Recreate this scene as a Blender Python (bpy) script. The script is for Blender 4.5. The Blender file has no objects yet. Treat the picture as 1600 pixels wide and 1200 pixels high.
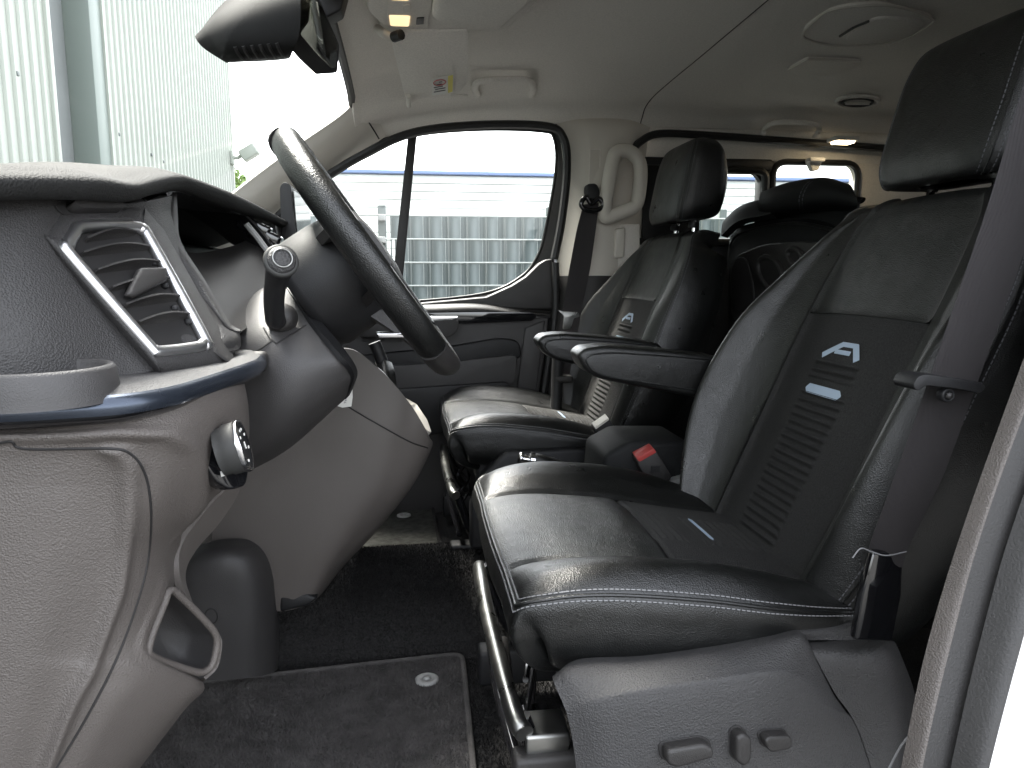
import bpy, bmesh, math, random
import numpy as np
from mathutils import Vector, Matrix
from mathutils.bvhtree import BVHTree
random.seed(7); np.random.seed(7)
R = math.radians
sc = bpy.context.scene
COL = sc.collection

# ---------------------------------------------------------------- camera, sky, sun, exposure
F_PX = 1150.0                                   # focal length in pixels of the 1600 x 1200 photograph
CAM = np.array([0.0, -1.40, 0.70])              # x: to the rear of the van, y: across it, z: up from the cab floor
YAW, PITCH = math.atan(0.1376), math.atan(0.1478)
cd = bpy.data.cameras.new('camera'); cam = bpy.data.objects.new('camera', cd); COL.objects.link(cam)
cd.sensor_width = 36.0; cd.lens = 36.0 * F_PX / 1600.0; cd.clip_start = 0.02; cd.clip_end = 2000
cam.location = CAM; cam.rotation_euler = (R(90) - PITCH, 0, -YAW)
sc.camera = cam

SUN_EL, SUN_AZ = 57.0, 128.0                     # azimuth measured from +x towards +y
w = bpy.data.worlds.new('World'); sc.world = w; w.use_nodes = True
nt = w.node_tree; nt.nodes.clear()
sky = nt.nodes.new('ShaderNodeTexSky'); sky.sky_type = 'NISHITA'; sky.sun_disc = False
sky.sun_elevation = R(SUN_EL); sky.sun_rotation = R(90 - SUN_AZ); sky.air_density = 1.0; sky.dust_density = 4.0; sky.ozone_density = 0.6
hs = nt.nodes.new('ShaderNodeHueSaturation'); hs.inputs['Saturation'].default_value = 0.25
bg = nt.nodes.new('ShaderNodeBackground'); bg.inputs['Strength'].default_value = 0.15
wo = nt.nodes.new('ShaderNodeOutputWorld')
nt.links.new(sky.outputs[0], hs.inputs['Color']); nt.links.new(hs.outputs[0], bg.inputs['Color']); nt.links.new(bg.outputs[0], wo.inputs['Surface'])
sd = bpy.data.lights.new('sun', 'SUN'); so = bpy.data.objects.new('sun', sd); COL.objects.link(so)
sd.energy = 1.8; sd.angle = R(16); sd.color = (1.0, 0.95, 0.87)
sdir = Vector((math.cos(R(SUN_EL)) * math.cos(R(SUN_AZ)), math.cos(R(SUN_EL)) * math.sin(R(SUN_AZ)), math.sin(R(SUN_EL))))
so.rotation_euler = sdir.to_track_quat('Z', 'Y').to_euler()
sc.view_settings.view_transform = 'Standard'; sc.view_settings.look = 'None'
sc.view_settings.exposure = 3.4; sc.view_settings.gamma = 1.0; sc.view_settings.use_curve_mapping = False
sc.cycles.use_denoising = True; sc.cycles.max_bounces = 10; sc.cycles.diffuse_bounces = 6; sc.cycles.transparent_max_bounces = 16

# ---------------------------------------------------------------- measuring helpers
_R = np.array([math.cos(YAW), -math.sin(YAW), 0])
_F = np.array([math.sin(YAW) * math.cos(PITCH), math.cos(YAW) * math.cos(PITCH), -math.sin(PITCH)])
_U = np.cross(_R, _F)
def ray(px, py): return _F + _R * (px - 800) / F_PX + _U * (600 - py) / F_PX
def P(px, py, D):                               # the point seen at px,py that lies D metres across the van from the door opening
    d = ray(px, py); return CAM + d * (D / d[1])
def Pz(px, py, z):
    d = ray(px, py); return CAM + d * ((z - CAM[2]) / d[2])
def Px(px, py, x):
    d = ray(px, py); return CAM + d * ((x - CAM[0]) / d[0])
def V(x, y, z): return np.array([x, y, z], float)

# ---------------------------------------------------------------- scene helpers
def tag(o, label=None, cat=None, group=None, kind=None):
    if label: o['label'] = label
    if cat: o['category'] = cat
    if group: o['group'] = group
    if kind: o['kind'] = kind
    return o
def thing(name, label, cat, loc=(0, 0, 0), group=None):
    o = bpy.data.objects.new(name, None); COL.objects.link(o); o.location = loc; o.empty_display_size = 0.05
    return tag(o, label, cat, group)
def link(me, name, mat, parent=None):
    o = bpy.data.objects.new(name, me); COL.objects.link(o)
    if mat is not None and not me.materials: me.materials.append(mat)
    if parent is not None:
        o.parent = parent
        t = Vector((0, 0, 0)); p = parent
        while p is not None: t += p.location; p = p.parent
        o.location = -t if parent.type == 'EMPTY' else Vector((0, 0, 0))
    return o
def mesh(name, vs, fs, mat, parent=None, smooth=True, angle=None):
    me = bpy.data.meshes.new(name); me.from_pydata([tuple(map(float, v)) for v in vs], [], [tuple(f) for f in fs]); me.update()
    bm = bmesh.new(); bm.from_mesh(me); bmesh.ops.recalc_face_normals(bm, faces=bm.faces); bm.to_mesh(me); bm.free()
    if smooth: me.polygons.foreach_set('use_smooth', [True] * len(me.polygons))
    if angle: me.set_sharp_from_angle(angle=R(angle))
    return link(me, name, mat, parent)
def bm_obj(name, bm, mat, parent=None, angle=35):
    bmesh.ops.recalc_face_normals(bm, faces=bm.faces)
    me = bpy.data.meshes.new(name); bm.to_mesh(me); bm.free()
    me.polygons.foreach_set('use_smooth', [True] * len(me.polygons)); me.set_sharp_from_angle(angle=R(angle))
    return link(me, name, mat, parent)
def cr(p, t):                                   # Catmull-Rom through the rows of p at parameters t
    p = np.asarray(p, float); n = len(p); t = np.clip(np.asarray(t, float), 0, n - 1)
    e = np.concatenate([[2 * p[0] - p[1]], p, [2 * p[-1] - p[-2]]])
    i = np.minimum(t.astype(int), n - 2); f = t - i
    f = f.reshape((-1,) + (1,) * (p.ndim - 1))
    a, b, c, d = e[i], e[i + 1], e[i + 2], e[i + 3]
    return 0.5 * (2 * b + (c - a) * f + (2 * a - 5 * b + 4 * c - d) * f * f + (3 * b - a - 3 * c + d) * f ** 3)
def crn(p, n, closed=False):
    p = np.asarray(p, float)
    if closed:
        q = np.concatenate([p[-3:], p, p[:4]]); return cr(q, np.linspace(3, 3 + len(p), n, endpoint=False))
    return cr(p, np.linspace(0, len(p) - 1, n))
def gridnormals(G):
    du = np.gradient(G, axis=1); dv = np.gradient(G, axis=0); n = np.cross(du, dv)
    return n / np.maximum(np.linalg.norm(n, axis=2, keepdims=True), 1e-9)
class Surf:
    def __init__(s, ctrl): s.c = np.asarray(ctrl, float)
    def grid(s, s0, s1, v0, v1, ns, nv, disp=None):
        sv, vv = np.linspace(s0, s1, ns), np.linspace(v0, v1, nv)
        rows = cr(s.c, vv); G = np.stack([cr(r, sv) for r in rows])
        if disp is not None: G = G + gridnormals(G) * disp(sv[None, :], vv[:, None], G)[..., None]
        return G
    def at(s, u, v, off=0):
        e = 0.02; f = lambda a, b: cr(cr(s.c, [b])[0], [a])[0]
        p = f(u, v); n = np.cross(f(u + e, v) - f(u - e, v), f(u, v + e) - f(u, v - e)); n /= max(np.linalg.norm(n), 1e-9)
        return p + n * off
def grid_obj(name, G, mat, parent=None, thick=0.0, closed=False):
    nv, ns = G.shape[:2]; vs = G.reshape(-1, 3).tolist(); fs = []
    idx = lambda j, i, k=0: k * nv * ns + j * ns + (i % ns)
    m = ns if closed else ns - 1
    for j in range(nv - 1):
        for i in range(m): fs.append((idx(j, i), idx(j, i + 1), idx(j + 1, i + 1), idx(j + 1, i)))
    if thick:                                   # the second skin lies behind the one that is seen
        nn_ = gridnormals(G); thick = -abs(thick) * (1 if ((G - CAM) * nn_).sum(2).mean() > 0 else -1)
        B = G - nn_ * thick; vs += B.reshape(-1, 3).tolist()
        for j in range(nv - 1):
            for i in range(m): fs.append((idx(j, i, 1), idx(j + 1, i, 1), idx(j + 1, i + 1, 1), idx(j, i + 1, 1)))
        for j in (0, nv - 1):
            for i in range(m): fs.append((idx(j, i), idx(j, i, 1), idx(j, i + 1, 1), idx(j, i + 1)))
        if not closed:
            for i in (0, ns - 1):
                for j in range(nv - 1): fs.append((idx(j, i), idx(j + 1, i), idx(j + 1, i, 1), idx(j, i, 1)))
    return mesh(name, vs, fs, mat, parent, True, 50 if thick else None)
def patch(name, rows, mat, parent=None, thick=0.0, ns=48, nv=48, disp=None):
    S = Surf(rows); G = S.grid(0, len(rows[0]) - 1, 0, len(rows) - 1, ns, nv, disp)
    return grid_obj(name, G, mat, parent, thick)
def frames(pts, closed=False):
    p = np.asarray(pts, float)
    t = (np.roll(p, -1, 0) - np.roll(p, 1, 0)) if closed else np.gradient(p, axis=0)
    t /= np.maximum(np.linalg.norm(t, axis=1, keepdims=True), 1e-9)
    up = np.array([0, 0, 1.0]) if abs(t[0][2]) < .9 else np.array([1.0, 0, 0])
    n = np.cross(t[0], up); n /= np.linalg.norm(n); N = [n]
    for k in range(1, len(p)):
        n = N[-1] - t[k] * np.dot(N[-1], t[k]); n /= max(np.linalg.norm(n), 1e-9); N.append(n)
    N = np.array(N); return t, N, np.cross(t, N)
def tube(name, pts, r, mat, parent=None, seg=12, closed=False, n=None, sect=None, fixed_n=None):
    p = np.asarray(pts, float); r = np.broadcast_to(np.asarray(r, float), (len(p),))
    if n:
        tt = np.linspace(0, len(p) - 1, n)
        r = np.interp(tt, range(len(p)), r) if not closed else np.full(n, r[0])
        p = crn(p, n, closed)
    t, N, B = frames(p, closed)
    if fixed_n is not None:
        N = np.array([np.asarray(fixed_n) - tt * np.dot(fixed_n, tt) for tt in t]); N /= np.linalg.norm(N, axis=1, keepdims=True); B = np.cross(t, N)
    a = np.linspace(0, 2 * math.pi, seg, endpoint=False)
    q = np.stack([np.cos(a), np.sin(a)], 1) if sect is None else np.asarray(sect, float)
    seg = len(q)
    vs = (p[:, None] + r[:, None, None] * (q[None, :, :1] * N[:, None] + q[None, :, 1:] * B[:, None])).reshape(-1, 3).tolist()
    m = len(p); fs = []
    for j in range(m if closed else m - 1):
        for i in range(seg): fs.append((j * seg + i, j * seg + (i + 1) % seg, ((j + 1) % m) * seg + (i + 1) % seg, ((j + 1) % m) * seg + i))
    if not closed:
        fs.append(tuple(range(seg))); fs.append(tuple((m - 1) * seg + i for i in range(seg)))
    return mesh(name, vs, fs, mat, parent, True, 40)
def prism(name, poly, vec, mat, parent=None, bevel=0.0, seg=3):
    bm = bmesh.new(); a = [bm.verts.new(tuple(p)) for p in poly]; b = [bm.verts.new(tuple(np.asarray(p) + np.asarray(vec))) for p in poly]
    bm.faces.new(a); bm.faces.new(b[::-1]); n = len(a)
    for i in range(n): bm.faces.new((a[i], b[i], b[(i + 1) % n], a[(i + 1) % n]))
    bmesh.ops.recalc_face_normals(bm, faces=bm.faces)
    if bevel:
        ed = [e for e in bm.edges if e.calc_face_angle(0) > R(25)]
        bmesh.ops.bevel(bm, geom=ed, offset=bevel, segments=seg, affect='EDGES', profile=0.5, clamp_overlap=True)
    return bm_obj(name, bm, mat, parent)
def rbox(name, c, size, mat, parent=None, bevel=0.004, seg=3, rot=None):
    bm = bmesh.new(); bmesh.ops.create_cube(bm, size=1); bmesh.ops.scale(bm, vec=size, verts=bm.verts)
    if bevel: bmesh.ops.bevel(bm, geom=bm.edges[:], offset=min(bevel, min(size) * .45), segments=seg, affect='EDGES', profile=0.5)
    if rot is not None: bmesh.ops.transform(bm, matrix=rot.to_4x4(), verts=bm.verts)
    bmesh.ops.translate(bm, vec=tuple(c), verts=bm.verts)
    return bm_obj(name, bm, mat, parent)
def basis(x, y, z): return Matrix((x, y, z)).transposed()
def rpoly(pts, r, n=5):                         # rounds the corners of a polygon
    pts = [np.asarray(p, float) for p in pts]; out = []; m = len(pts)
    for i in range(m):
        a, b, c = pts[i - 1], pts[i], pts[(i + 1) % m]
        ri = r[i] if hasattr(r, '__len__') else r
        u, v = a - b, c - b; lu, lv = np.linalg.norm(u), np.linalg.norm(v); d = min(ri, lu * .45, lv * .45)
        p0, p1 = b + u / lu * d, b + v / lv * d
        for k in range(n + 1):
            t = k / n; out.append((1 - t) ** 2 * p0 + 2 * t * (1 - t) * b + t * t * p1)
    return out
def join_boxes(name, items, mat, parent=None):  # items: centre, x-axis, y-axis, z-axis (half vectors)
    vs, fs = [], []
    for c, a, b, d in items:
        k = len(vs)
        for sx in (-1, 1):
            for sy in (-1, 1):
                for sz in (-1, 1): vs.append(c + a * sx + b * sy + d * sz)
        for f in ((0, 1, 3, 2), (4, 6, 7, 5), (0, 4, 5, 1), (2, 3, 7, 6), (0, 2, 6, 4), (1, 5, 7, 3)): fs.append([k + i for i in f])
    return mesh(name, vs, fs, mat, parent, False)
def stitches(name, pts, nrm, mat, parent, step=0.0065, ln=0.0042, r=0.0006):
    p = np.asarray(pts, float); L = np.concatenate([[0], np.cumsum(np.linalg.norm(np.diff(p, axis=0), axis=1))])
    items = []
    for s in np.arange(step / 2, L[-1], step):
        c = np.array([np.interp(s, L, p[:, k]) for k in range(3)]); e = np.array([np.interp(min(s + .002, L[-1]), L, p[:, k]) for k in range(3)]); b = np.array([np.interp(max(s - .002, 0), L, p[:, k]) for k in range(3)])
        t = (e - b) / max(np.linalg.norm(e - b), 1e-9); q = np.array([np.interp(s, L, np.asarray(nrm)[:, k]) for k in range(3)]); q /= np.linalg.norm(q)
        items.append((c, t * ln / 2, np.cross(t, q) * r, q * r))
    return join_boxes(name, items, mat, parent)
def bvh_of(o):
    me = o.data; return BVHTree.FromPolygons([v.co[:] for v in me.vertices], [p.vertices[:] for p in me.polygons])
def cast(bv, px, py, off=0.001):
    d = Vector(ray(px, py)).normalized(); h = bv.ray_cast(Vector(CAM), d)
    if h[0] is None: return None
    return np.array(h[0] - d * off)
def lie(bv, path, n=40, off=0.001):             # a path laid on a surface, given where it is seen
    q = crn([(a, b, 0) for a, b in path], n); r = [cast(bv, a, b, off) for a, b, _ in q]
    return [x for x in r if x is not None]

# ---------------------------------------------------------------- materials
def mat(name, col, rough=0.5, metal=0.0, spec=0.5, bumps=(), vary=0.0, vscale=8.0, coat=0.0, emit=None, estr=0, sheen=0.0, rvary=0.0):
    m = bpy.data.materials.new(name); m.use_nodes = True; N = m.node_tree.nodes; L = m.node_tree.links
    b = N['Principled BSDF']; b.inputs['Base Color'].default_value = (*col, 1); b.inputs['Roughness'].default_value = rough
    b.inputs['Metallic'].default_value = metal; b.inputs['Specular IOR Level'].default_value = spec; b.inputs['Coat Weight'].default_value = coat
    if sheen: b.inputs['Sheen Weight'].default_value = sheen; b.inputs['Sheen Roughness'].default_value = .5
    if emit: b.inputs['Emission Color'].default_value = (*emit, 1); b.inputs['Emission Strength'].default_value = estr
    tc = N.new('ShaderNodeTexCoord'); prev = None
    for kind, scale, strength, dist in bumps:
        if kind == 'voronoi':
            t = N.new('ShaderNodeTexVoronoi'); t.inputs['Scale'].default_value = scale; out = t.outputs['Distance']
        elif kind == 'weave':
            t = N.new('ShaderNodeTexWave'); t.inputs['Scale'].default_value = scale; t.inputs['Distortion'].default_value = 1.2; out = t.outputs['Fac']
        else:
            t = N.new('ShaderNodeTexNoise'); t.inputs['Scale'].default_value = scale; t.inputs['Detail'].default_value = 3; out = t.outputs['Fac']
        L.new(tc.outputs['Object'], t.inputs['Vector'])
        bp = N.new('ShaderNodeBump'); bp.inputs['Strength'].default_value = strength; bp.inputs['Distance'].default_value = dist
        L.new(out, bp.inputs['Height'])
        if prev is not None: L.new(prev.outputs[0], bp.inputs['Normal'])
        prev = bp
    if prev is not None: L.new(prev.outputs[0], b.inputs['Normal'])
    if vary or rvary:
        t = N.new('ShaderNodeTexNoise'); t.inputs['Scale'].default_value = vscale; t.inputs['Detail'].default_value = 6; L.new(tc.outputs['Object'], t.inputs['Vector'])
        if vary:
            r = N.new('ShaderNodeMapRange'); r.inputs['From Min'].default_value = .3; r.inputs['From Max'].default_value = .7; r.inputs['To Min'].default_value = 1 - vary; r.inputs['To Max'].default_value = 1 + vary
            x = N.new('ShaderNodeMix'); x.data_type = 'RGBA'; x.blend_type = 'MULTIPLY'; x.inputs[0].default_value = 1; x.inputs[6].default_value = (*col, 1)
            L.new(t.outputs['Fac'], r.inputs['Value']); L.new(r.outputs[0], x.inputs[7]); L.new(x.outputs[2], b.inputs['Base Color'])
        if rvary:
            r = N.new('ShaderNodeMapRange'); r.inputs['From Min'].default_value = .3; r.inputs['From Max'].default_value = .7; r.inputs['To Min'].default_value = rough - rvary; r.inputs['To Max'].default_value = rough + rvary
            L.new(t.outputs['Fac'], r.inputs['Value']); L.new(r.outputs[0], b.inputs['Roughness'])
    return m
def glass(name, tint=(1, 1, 1), refl=0.06):
    m = bpy.data.materials.new(name); m.use_nodes = True; N = m.node_tree.nodes; L = m.node_tree.links; N.clear()
    o = N.new('ShaderNodeOutputMaterial'); t = N.new('ShaderNodeBsdfTransparent'); t.inputs[0].default_value = (*tint, 1)
    g = N.new('ShaderNodeBsdfGlossy'); g.inputs['Roughness'].default_value = .02; x = N.new('ShaderNodeMixShader'); x.inputs[0].default_value = refl
    L.new(t.outputs[0], x.inputs[1]); L.new(g.outputs[0], x.inputs[2]); L.new(x.outputs[0], o.inputs['Surface']); return m
M = dict(
    leather=mat('black_leather', (.0055, .0058, .0056), .34, spec=.62, bumps=(('voronoi', 700, .5, .0008), ('noise', 45, .25, .004)), rvary=.07, vscale=25),
    perf=mat('soft_leather', (.012, .0128, .012), .38, spec=1.0, bumps=(('voronoi', 700, .6, .0011), ('noise', 50, .3, .004)), rvary=.09, vscale=35),
    fabric=mat('charcoal_fabric', (.022, .0215, .021), .80, spec=.35, bumps=(('noise', 800, 1.0, .0018),), vary=.5, vscale=420),
    stitch=mat('grey_thread', (.20, .20, .205), .7),
    dthread=mat('dark_thread', (.10, .10, .11), .7),
    logo=mat('pale_blue_print', (.36, .45, .56), .55, bumps=(('noise', 900, .2, .0005),)),
    piping=mat('grey_piping', (.07, .07, .07), .45),
    dark=mat('dark_grained_plastic', (.036, .0345, .0345), .55, spec=.4, bumps=(('voronoi', 620, .6, .0010), ('noise', 1000, .5, .0007)), vary=.06, vscale=12),
    pad=mat('soft_dash_pad', (.020, .020, .0195), .75, spec=.15, bumps=(('voronoi', 480, .6, .0010), ('noise', 800, .5, .0008))),
    smooth=mat('smooth_dark_plastic', (.024, .0225, .022), .50, bumps=(('noise', 900, .5, .0010),)),
    black=mat('black_plastic', (.010, .010, .011), .52, spec=.4, bumps=(('noise', 900, .4, .0008),)),
    gloss=mat('gloss_black', (.006, .006, .007), .08, coat=.5),
    grey=mat('seat_base_plastic', (.040, .039, .0395), .55, bumps=(('noise', 520, .9, .0020),), vary=.08, vscale=14),
    greige=mat('greige_plastic', (.086, .0755, .069), .55, bumps=(('voronoi', 640, .55, .0010), ('noise', 1000, .5, .0007)), vary=.05, vscale=10),
    greige2=mat('fine_greige_plastic', (.100, .089, .082), .55, bumps=(('noise', 900, .5, .0010),), vary=.04, vscale=10),
    liner=mat('headliner_fabric', (.72, .69, .64), .95, spec=.2, bumps=(('noise', 700, .8, .0016),), vary=.08, vscale=300),
    trim=mat('light_beige_plastic', (.56, .53, .475), .55, bumps=(('noise', 900, .25, .0006),)),
    seam=mat('dark_gap', (.012, .011, .011), .7),
    chrome=mat('satin_chrome', (.62, .62, .63), .16, metal=1.0, rvary=.04, vscale=40),
    steel=mat('dark_steel', (.28, .28, .27), .32, metal=1.0, rvary=.08, vscale=30),
    bluemetal=mat('blue_grey_metal', (.050, .060, .080), .24, metal=.7, rvary=.05, vscale=20),
    carpet=mat('black_carpet', (.024, .0232, .0232), .95, spec=.2, bumps=(('noise', 600, .9, .003), ('noise', 150, .5, .003)), vary=.5, vscale=260),
    mat=mat('floor_mat_pile', (.098, .092, .090), .95, spec=.2, bumps=(('noise', 700, .9, .003), ('noise', 40, .4, .004)), vary=.25, vscale=30),
    mat2=mat('grey_floor_mat_pile', (.055, .055, .05), .95, spec=.2, bumps=(('noise', 700, .9, .003),), vary=.4, vscale=60),
    softblack=mat('matt_black_cover', (.010, .0105, .011), .7, spec=.25, bumps=(('noise', 300, .4, .001),)),
    cover=mat('mid_grey_plastic', (.042, .040, .040), .52, bumps=(('noise', 900, .5, .0010),)),
    knob=mat('satin_grey_knob', (.035, .035, .034), .55, spec=.35),
    wire=mat('galvanised_wire', (.42, .44, .42), .5),
    housing=mat('matt_black_housing', (.012, .012, .012), .7, spec=.06, bumps=(('noise', 500, .3, .0006),)),
    satin=mat('satin_silver', (.66, .66, .67), .36, metal=1.0),
    perf2=mat('grained_leather', (.010, .0105, .010), .46, spec=.55, bumps=(('voronoi', 700, .6, .0011), ('noise', 50, .3, .004)), rvary=.07, vscale=35),
    clip=mat('grey_clip', (.30, .30, .29), .5),
    belt=mat('grey_belt_webbing', (.034, .030, .032), .6, bumps=(('weave', 330, .8, .0010), ('noise', 1200, .4, .0006))),
    rubber=mat('seal_rubber', (.030, .029, .0285), .6, bumps=(('noise', 500, .5, .0012),)),
    blackrub=mat('black_rubber', (.012, .012, .012), .5),
    white=mat('white_paint', (.78, .78, .77), .25, coat=.4),
    red=mat('red_release', (.36, .05, .045), .4),
    label=mat('paper_label', (.72, .72, .68), .6),
    yellow=mat('yellow_print', (.62, .55, .12), .6),
    ink=mat('dark_ink', (.05, .05, .06), .7),
    lamp=mat('lit_lamp_lens', (.9, .75, .5), .4, emit=(1.0, .72, .40), estr=.12),
    bulb=mat('lit_bulb', (1, .85, .6), .4, emit=(1.0, .80, .50), estr=2.5),
    mirror=mat('mirror_glass', (.75, .78, .70), .03, metal=1.0),
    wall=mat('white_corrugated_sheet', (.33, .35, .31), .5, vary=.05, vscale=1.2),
    wallg=mat('grey_green_trim', (.17, .20, .18), .5),
    wallpan=mat('grey_shutter_panel', (.20, .21, .21), .45, vary=.06, vscale=2),
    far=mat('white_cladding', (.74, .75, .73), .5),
    blue=mat('blue_edge_trim', (.20, .27, .48), .5),
    strip=mat('grey_green_privacy_strip', (.125, .15, .15), .5, vary=.15, vscale=.7),
    strip2=mat('darker_privacy_strip', (.085, .105, .105), .5),
    post=mat('grey_post', (.10, .115, .11), .5),
    ground=mat('yard_asphalt', (.065, .065, .063), .9, bumps=(('noise', 60, .4, .01),), vary=.15, vscale=2),
    leaf=mat('leaf_green', (.09, .15, .03), .6, vary=.3, vscale=30),
    bark=mat('bark', (.10, .07, .05), .9),
    glass=glass('window_glass', (.97, .99, .97), .05), tint=glass('rear_glass', (.80, .84, .80), .06),
)

# ================================================================= THE YARD OUTSIDE
GZ = -0.55
tag(mesh('ground', [(-60, -40, GZ), (60, -40, GZ), (60, 90, GZ), (-60, 90, GZ)], [(0, 1, 2, 3)], M['ground']), 'grey asphalt yard around the van', 'ground', kind='structure')

# corrugated hall in front of the van: its long face runs away from the open door
HX = -3.0; H0, H1 = -4.0, float(Px(362, 250, HX)[1]); HT = 6.5
hall = thing('corrugated_hall', 'white corrugated metal hall with recessed grey door panel outside the windscreen', 'building', (HX, H1, GZ))
g0, g1 = float(Px(84, 150, HX)[1]), float(Px(170, 150, HX)[1])
def wallbox(name, y0, y1, z0, z1, x0, x1, m, par, bevel=0.0): return rbox(name, ((x0 + x1) / 2, (y0 + y1) / 2, (z0 + z1) / 2), (abs(x1 - x0), y1 - y0, z1 - z0), m, par, bevel, 2)
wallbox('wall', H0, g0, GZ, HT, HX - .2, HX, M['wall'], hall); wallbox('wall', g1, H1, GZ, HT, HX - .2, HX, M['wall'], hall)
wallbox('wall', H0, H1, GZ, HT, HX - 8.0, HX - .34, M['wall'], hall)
rib0 = None
pitch = .155
for y in np.arange(H0 + .05, H1 - .03, pitch):
    if g0 - .10 < y < g1 + .05: continue
    if rib0 is None:
        rib0 = prism('rib', [V(0, -.030, GZ), V(.022, -.014, GZ), V(.022, .014, GZ), V(0, .030, GZ)], (0, 0, HT - GZ), M['wall'], hall, 0.004, 2)
        o = rib0
    else:
        o = rib0.copy(); COL.objects.link(o)
    o.location = Vector((HX, float(y), 0)) - hall.location
wallbox('edge_trim', g0 - .07, g0, GZ, HT, HX - .18, HX + .03, M['wall'], hall, .01)
wallbox('edge_trim', g1 - .28, g1, GZ, HT, HX - .30, HX - .02, M['wallg'], hall, .01)
wallbox('door_panel', g0, g1 - .28, .85 + .70, HT, HX - .33, HX - .26, M['wallpan'], hall, .01)
wallbox('door_rail', g0, g1 - .28, 1.40, 1.55, HX - .33, HX - .20, M['wallg'], hall, .01)
wallbox('door_pane', g0 + .05, g1 - .33, 0.3, 1.40, HX - .32, HX - .29, M['gloss'], hall)
wallbox('door_frame', g0, g0 + .06, GZ, 1.40, HX - .33, HX - .22, M['wallg'], hall, .01)
wallbox('door_frame', g1 - .34, g1 - .28, GZ, 1.40, HX - .33, HX - .22, M['wallg'], hall, .01)
wallbox('corner_trim', H1 - .05, H1 + .02, GZ, HT, HX - .22, HX + .035, M['wall'], hall, .006)
for px, py in ((27, 115), (186, 210), (237, 242), (256, 253)):
    p = Px(px, py, HX + .02); rbox('screw', p, (.02, .035, .035), M['post'], hall, .006)

fl = P(377, 247, Px(362, 250, HX)[1] + 1.40)
fl[0] = HX + .28
fz = float(fl[2]); fy = H1 - .15
fll = thing('flood_light', 'small white flood light on a bracket at the corner of the corrugated hall', 'lamp', (HX, fy, fz))
tube('bracket', [V(HX + .02, fy, fz - .02), V(HX + .14, fy, fz - .02), V(HX + .19, fy, fz + .02)], .035, M['wall'], fll, 8)
rbox('mounting_plate', (HX + .045, fy, fz - .02), (.05, .14, .22), M['wall'], fll, .01)
hd = rbox('lamp_head', (HX + .33, fy, fz + .07), (.30, .24, .20), M['wall'], fll, .03, 3, Matrix.Rotation(R(-32), 3, 'Y'))
rbox('lens', (HX + .37, fy, fz + .02), (.24, .20, .02), M['label'], hd, .005, 2, Matrix.Rotation(R(-32), 3, 'Y'))

def shrub(name, label, c, rad, n):
    t = thing(name, label, 'shrub', (c[0], c[1], GZ))
    tube('stem', [V(c[0], c[1], GZ), V(c[0] + .05, c[1], GZ + .6), V(c[0], c[1], c[2])], [.04, .03, .015], M['bark'], t, 6)
    vs, fs = [], []
    for i in range(n):
        d = np.random.normal(size=3); d /= np.linalg.norm(d); q = np.asarray(c) + d * np.asarray(rad) * (np.random.rand() ** .4) * (0.8 + .35 * math.sin(5 * d[0] + 3 * d[2]))
        a = np.random.normal(size=3); a /= np.linalg.norm(a); b = np.cross(a, np.random.normal(size=3)); b /= np.linalg.norm(b); k = len(vs)
        s = .07; vs += [q - a * s, q + b * s * .5, q + a * s, q - b * s * .5]; fs.append((k, k + 1, k + 2, k + 3))
    mesh('foliage', vs, fs, M['leaf'], t, False)
shrub('yard_shrub', 'bright green shrub just beyond the corner of the corrugated hall', P(378, 300, 16.5), (.45, .45, .45), 700)

# long white hall behind the fence
FD = 16.0
fh = thing('white_clad_hall', 'long white hall with horizontal cladding and a blue roof edge beyond the fence', 'building', (3, FD - 1.4, GZ))
ztop = float(P(700, 268, FD)[2]); fx0, fx1 = float(P(476, 300, FD)[0]), float(P(1500, 300, FD)[0]) + 8
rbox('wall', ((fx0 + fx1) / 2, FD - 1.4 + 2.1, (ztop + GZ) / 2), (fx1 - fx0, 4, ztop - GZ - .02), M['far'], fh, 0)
rbox('roof_edge', ((fx0 + fx1) / 2, FD - 1.4 + .02, ztop - .03), (fx1 - fx0 + .1, .2, .07), M['blue'], fh, .01)
sid0 = None
for k in range(22):
    z = ztop - .16 - k * .17
    if z < GZ + .1: break
    if sid0 is None: sid0 = rbox('cladding_board', ((fx0 + fx1) / 2, FD - 1.4 + .075, 0), (fx1 - fx0, .05, .158), M['far'], fh, .01, 2); o = sid0; zb = o.location.z
    else: o = sid0.copy(); COL.objects.link(o)
    o.location.z = zb + z

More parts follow.
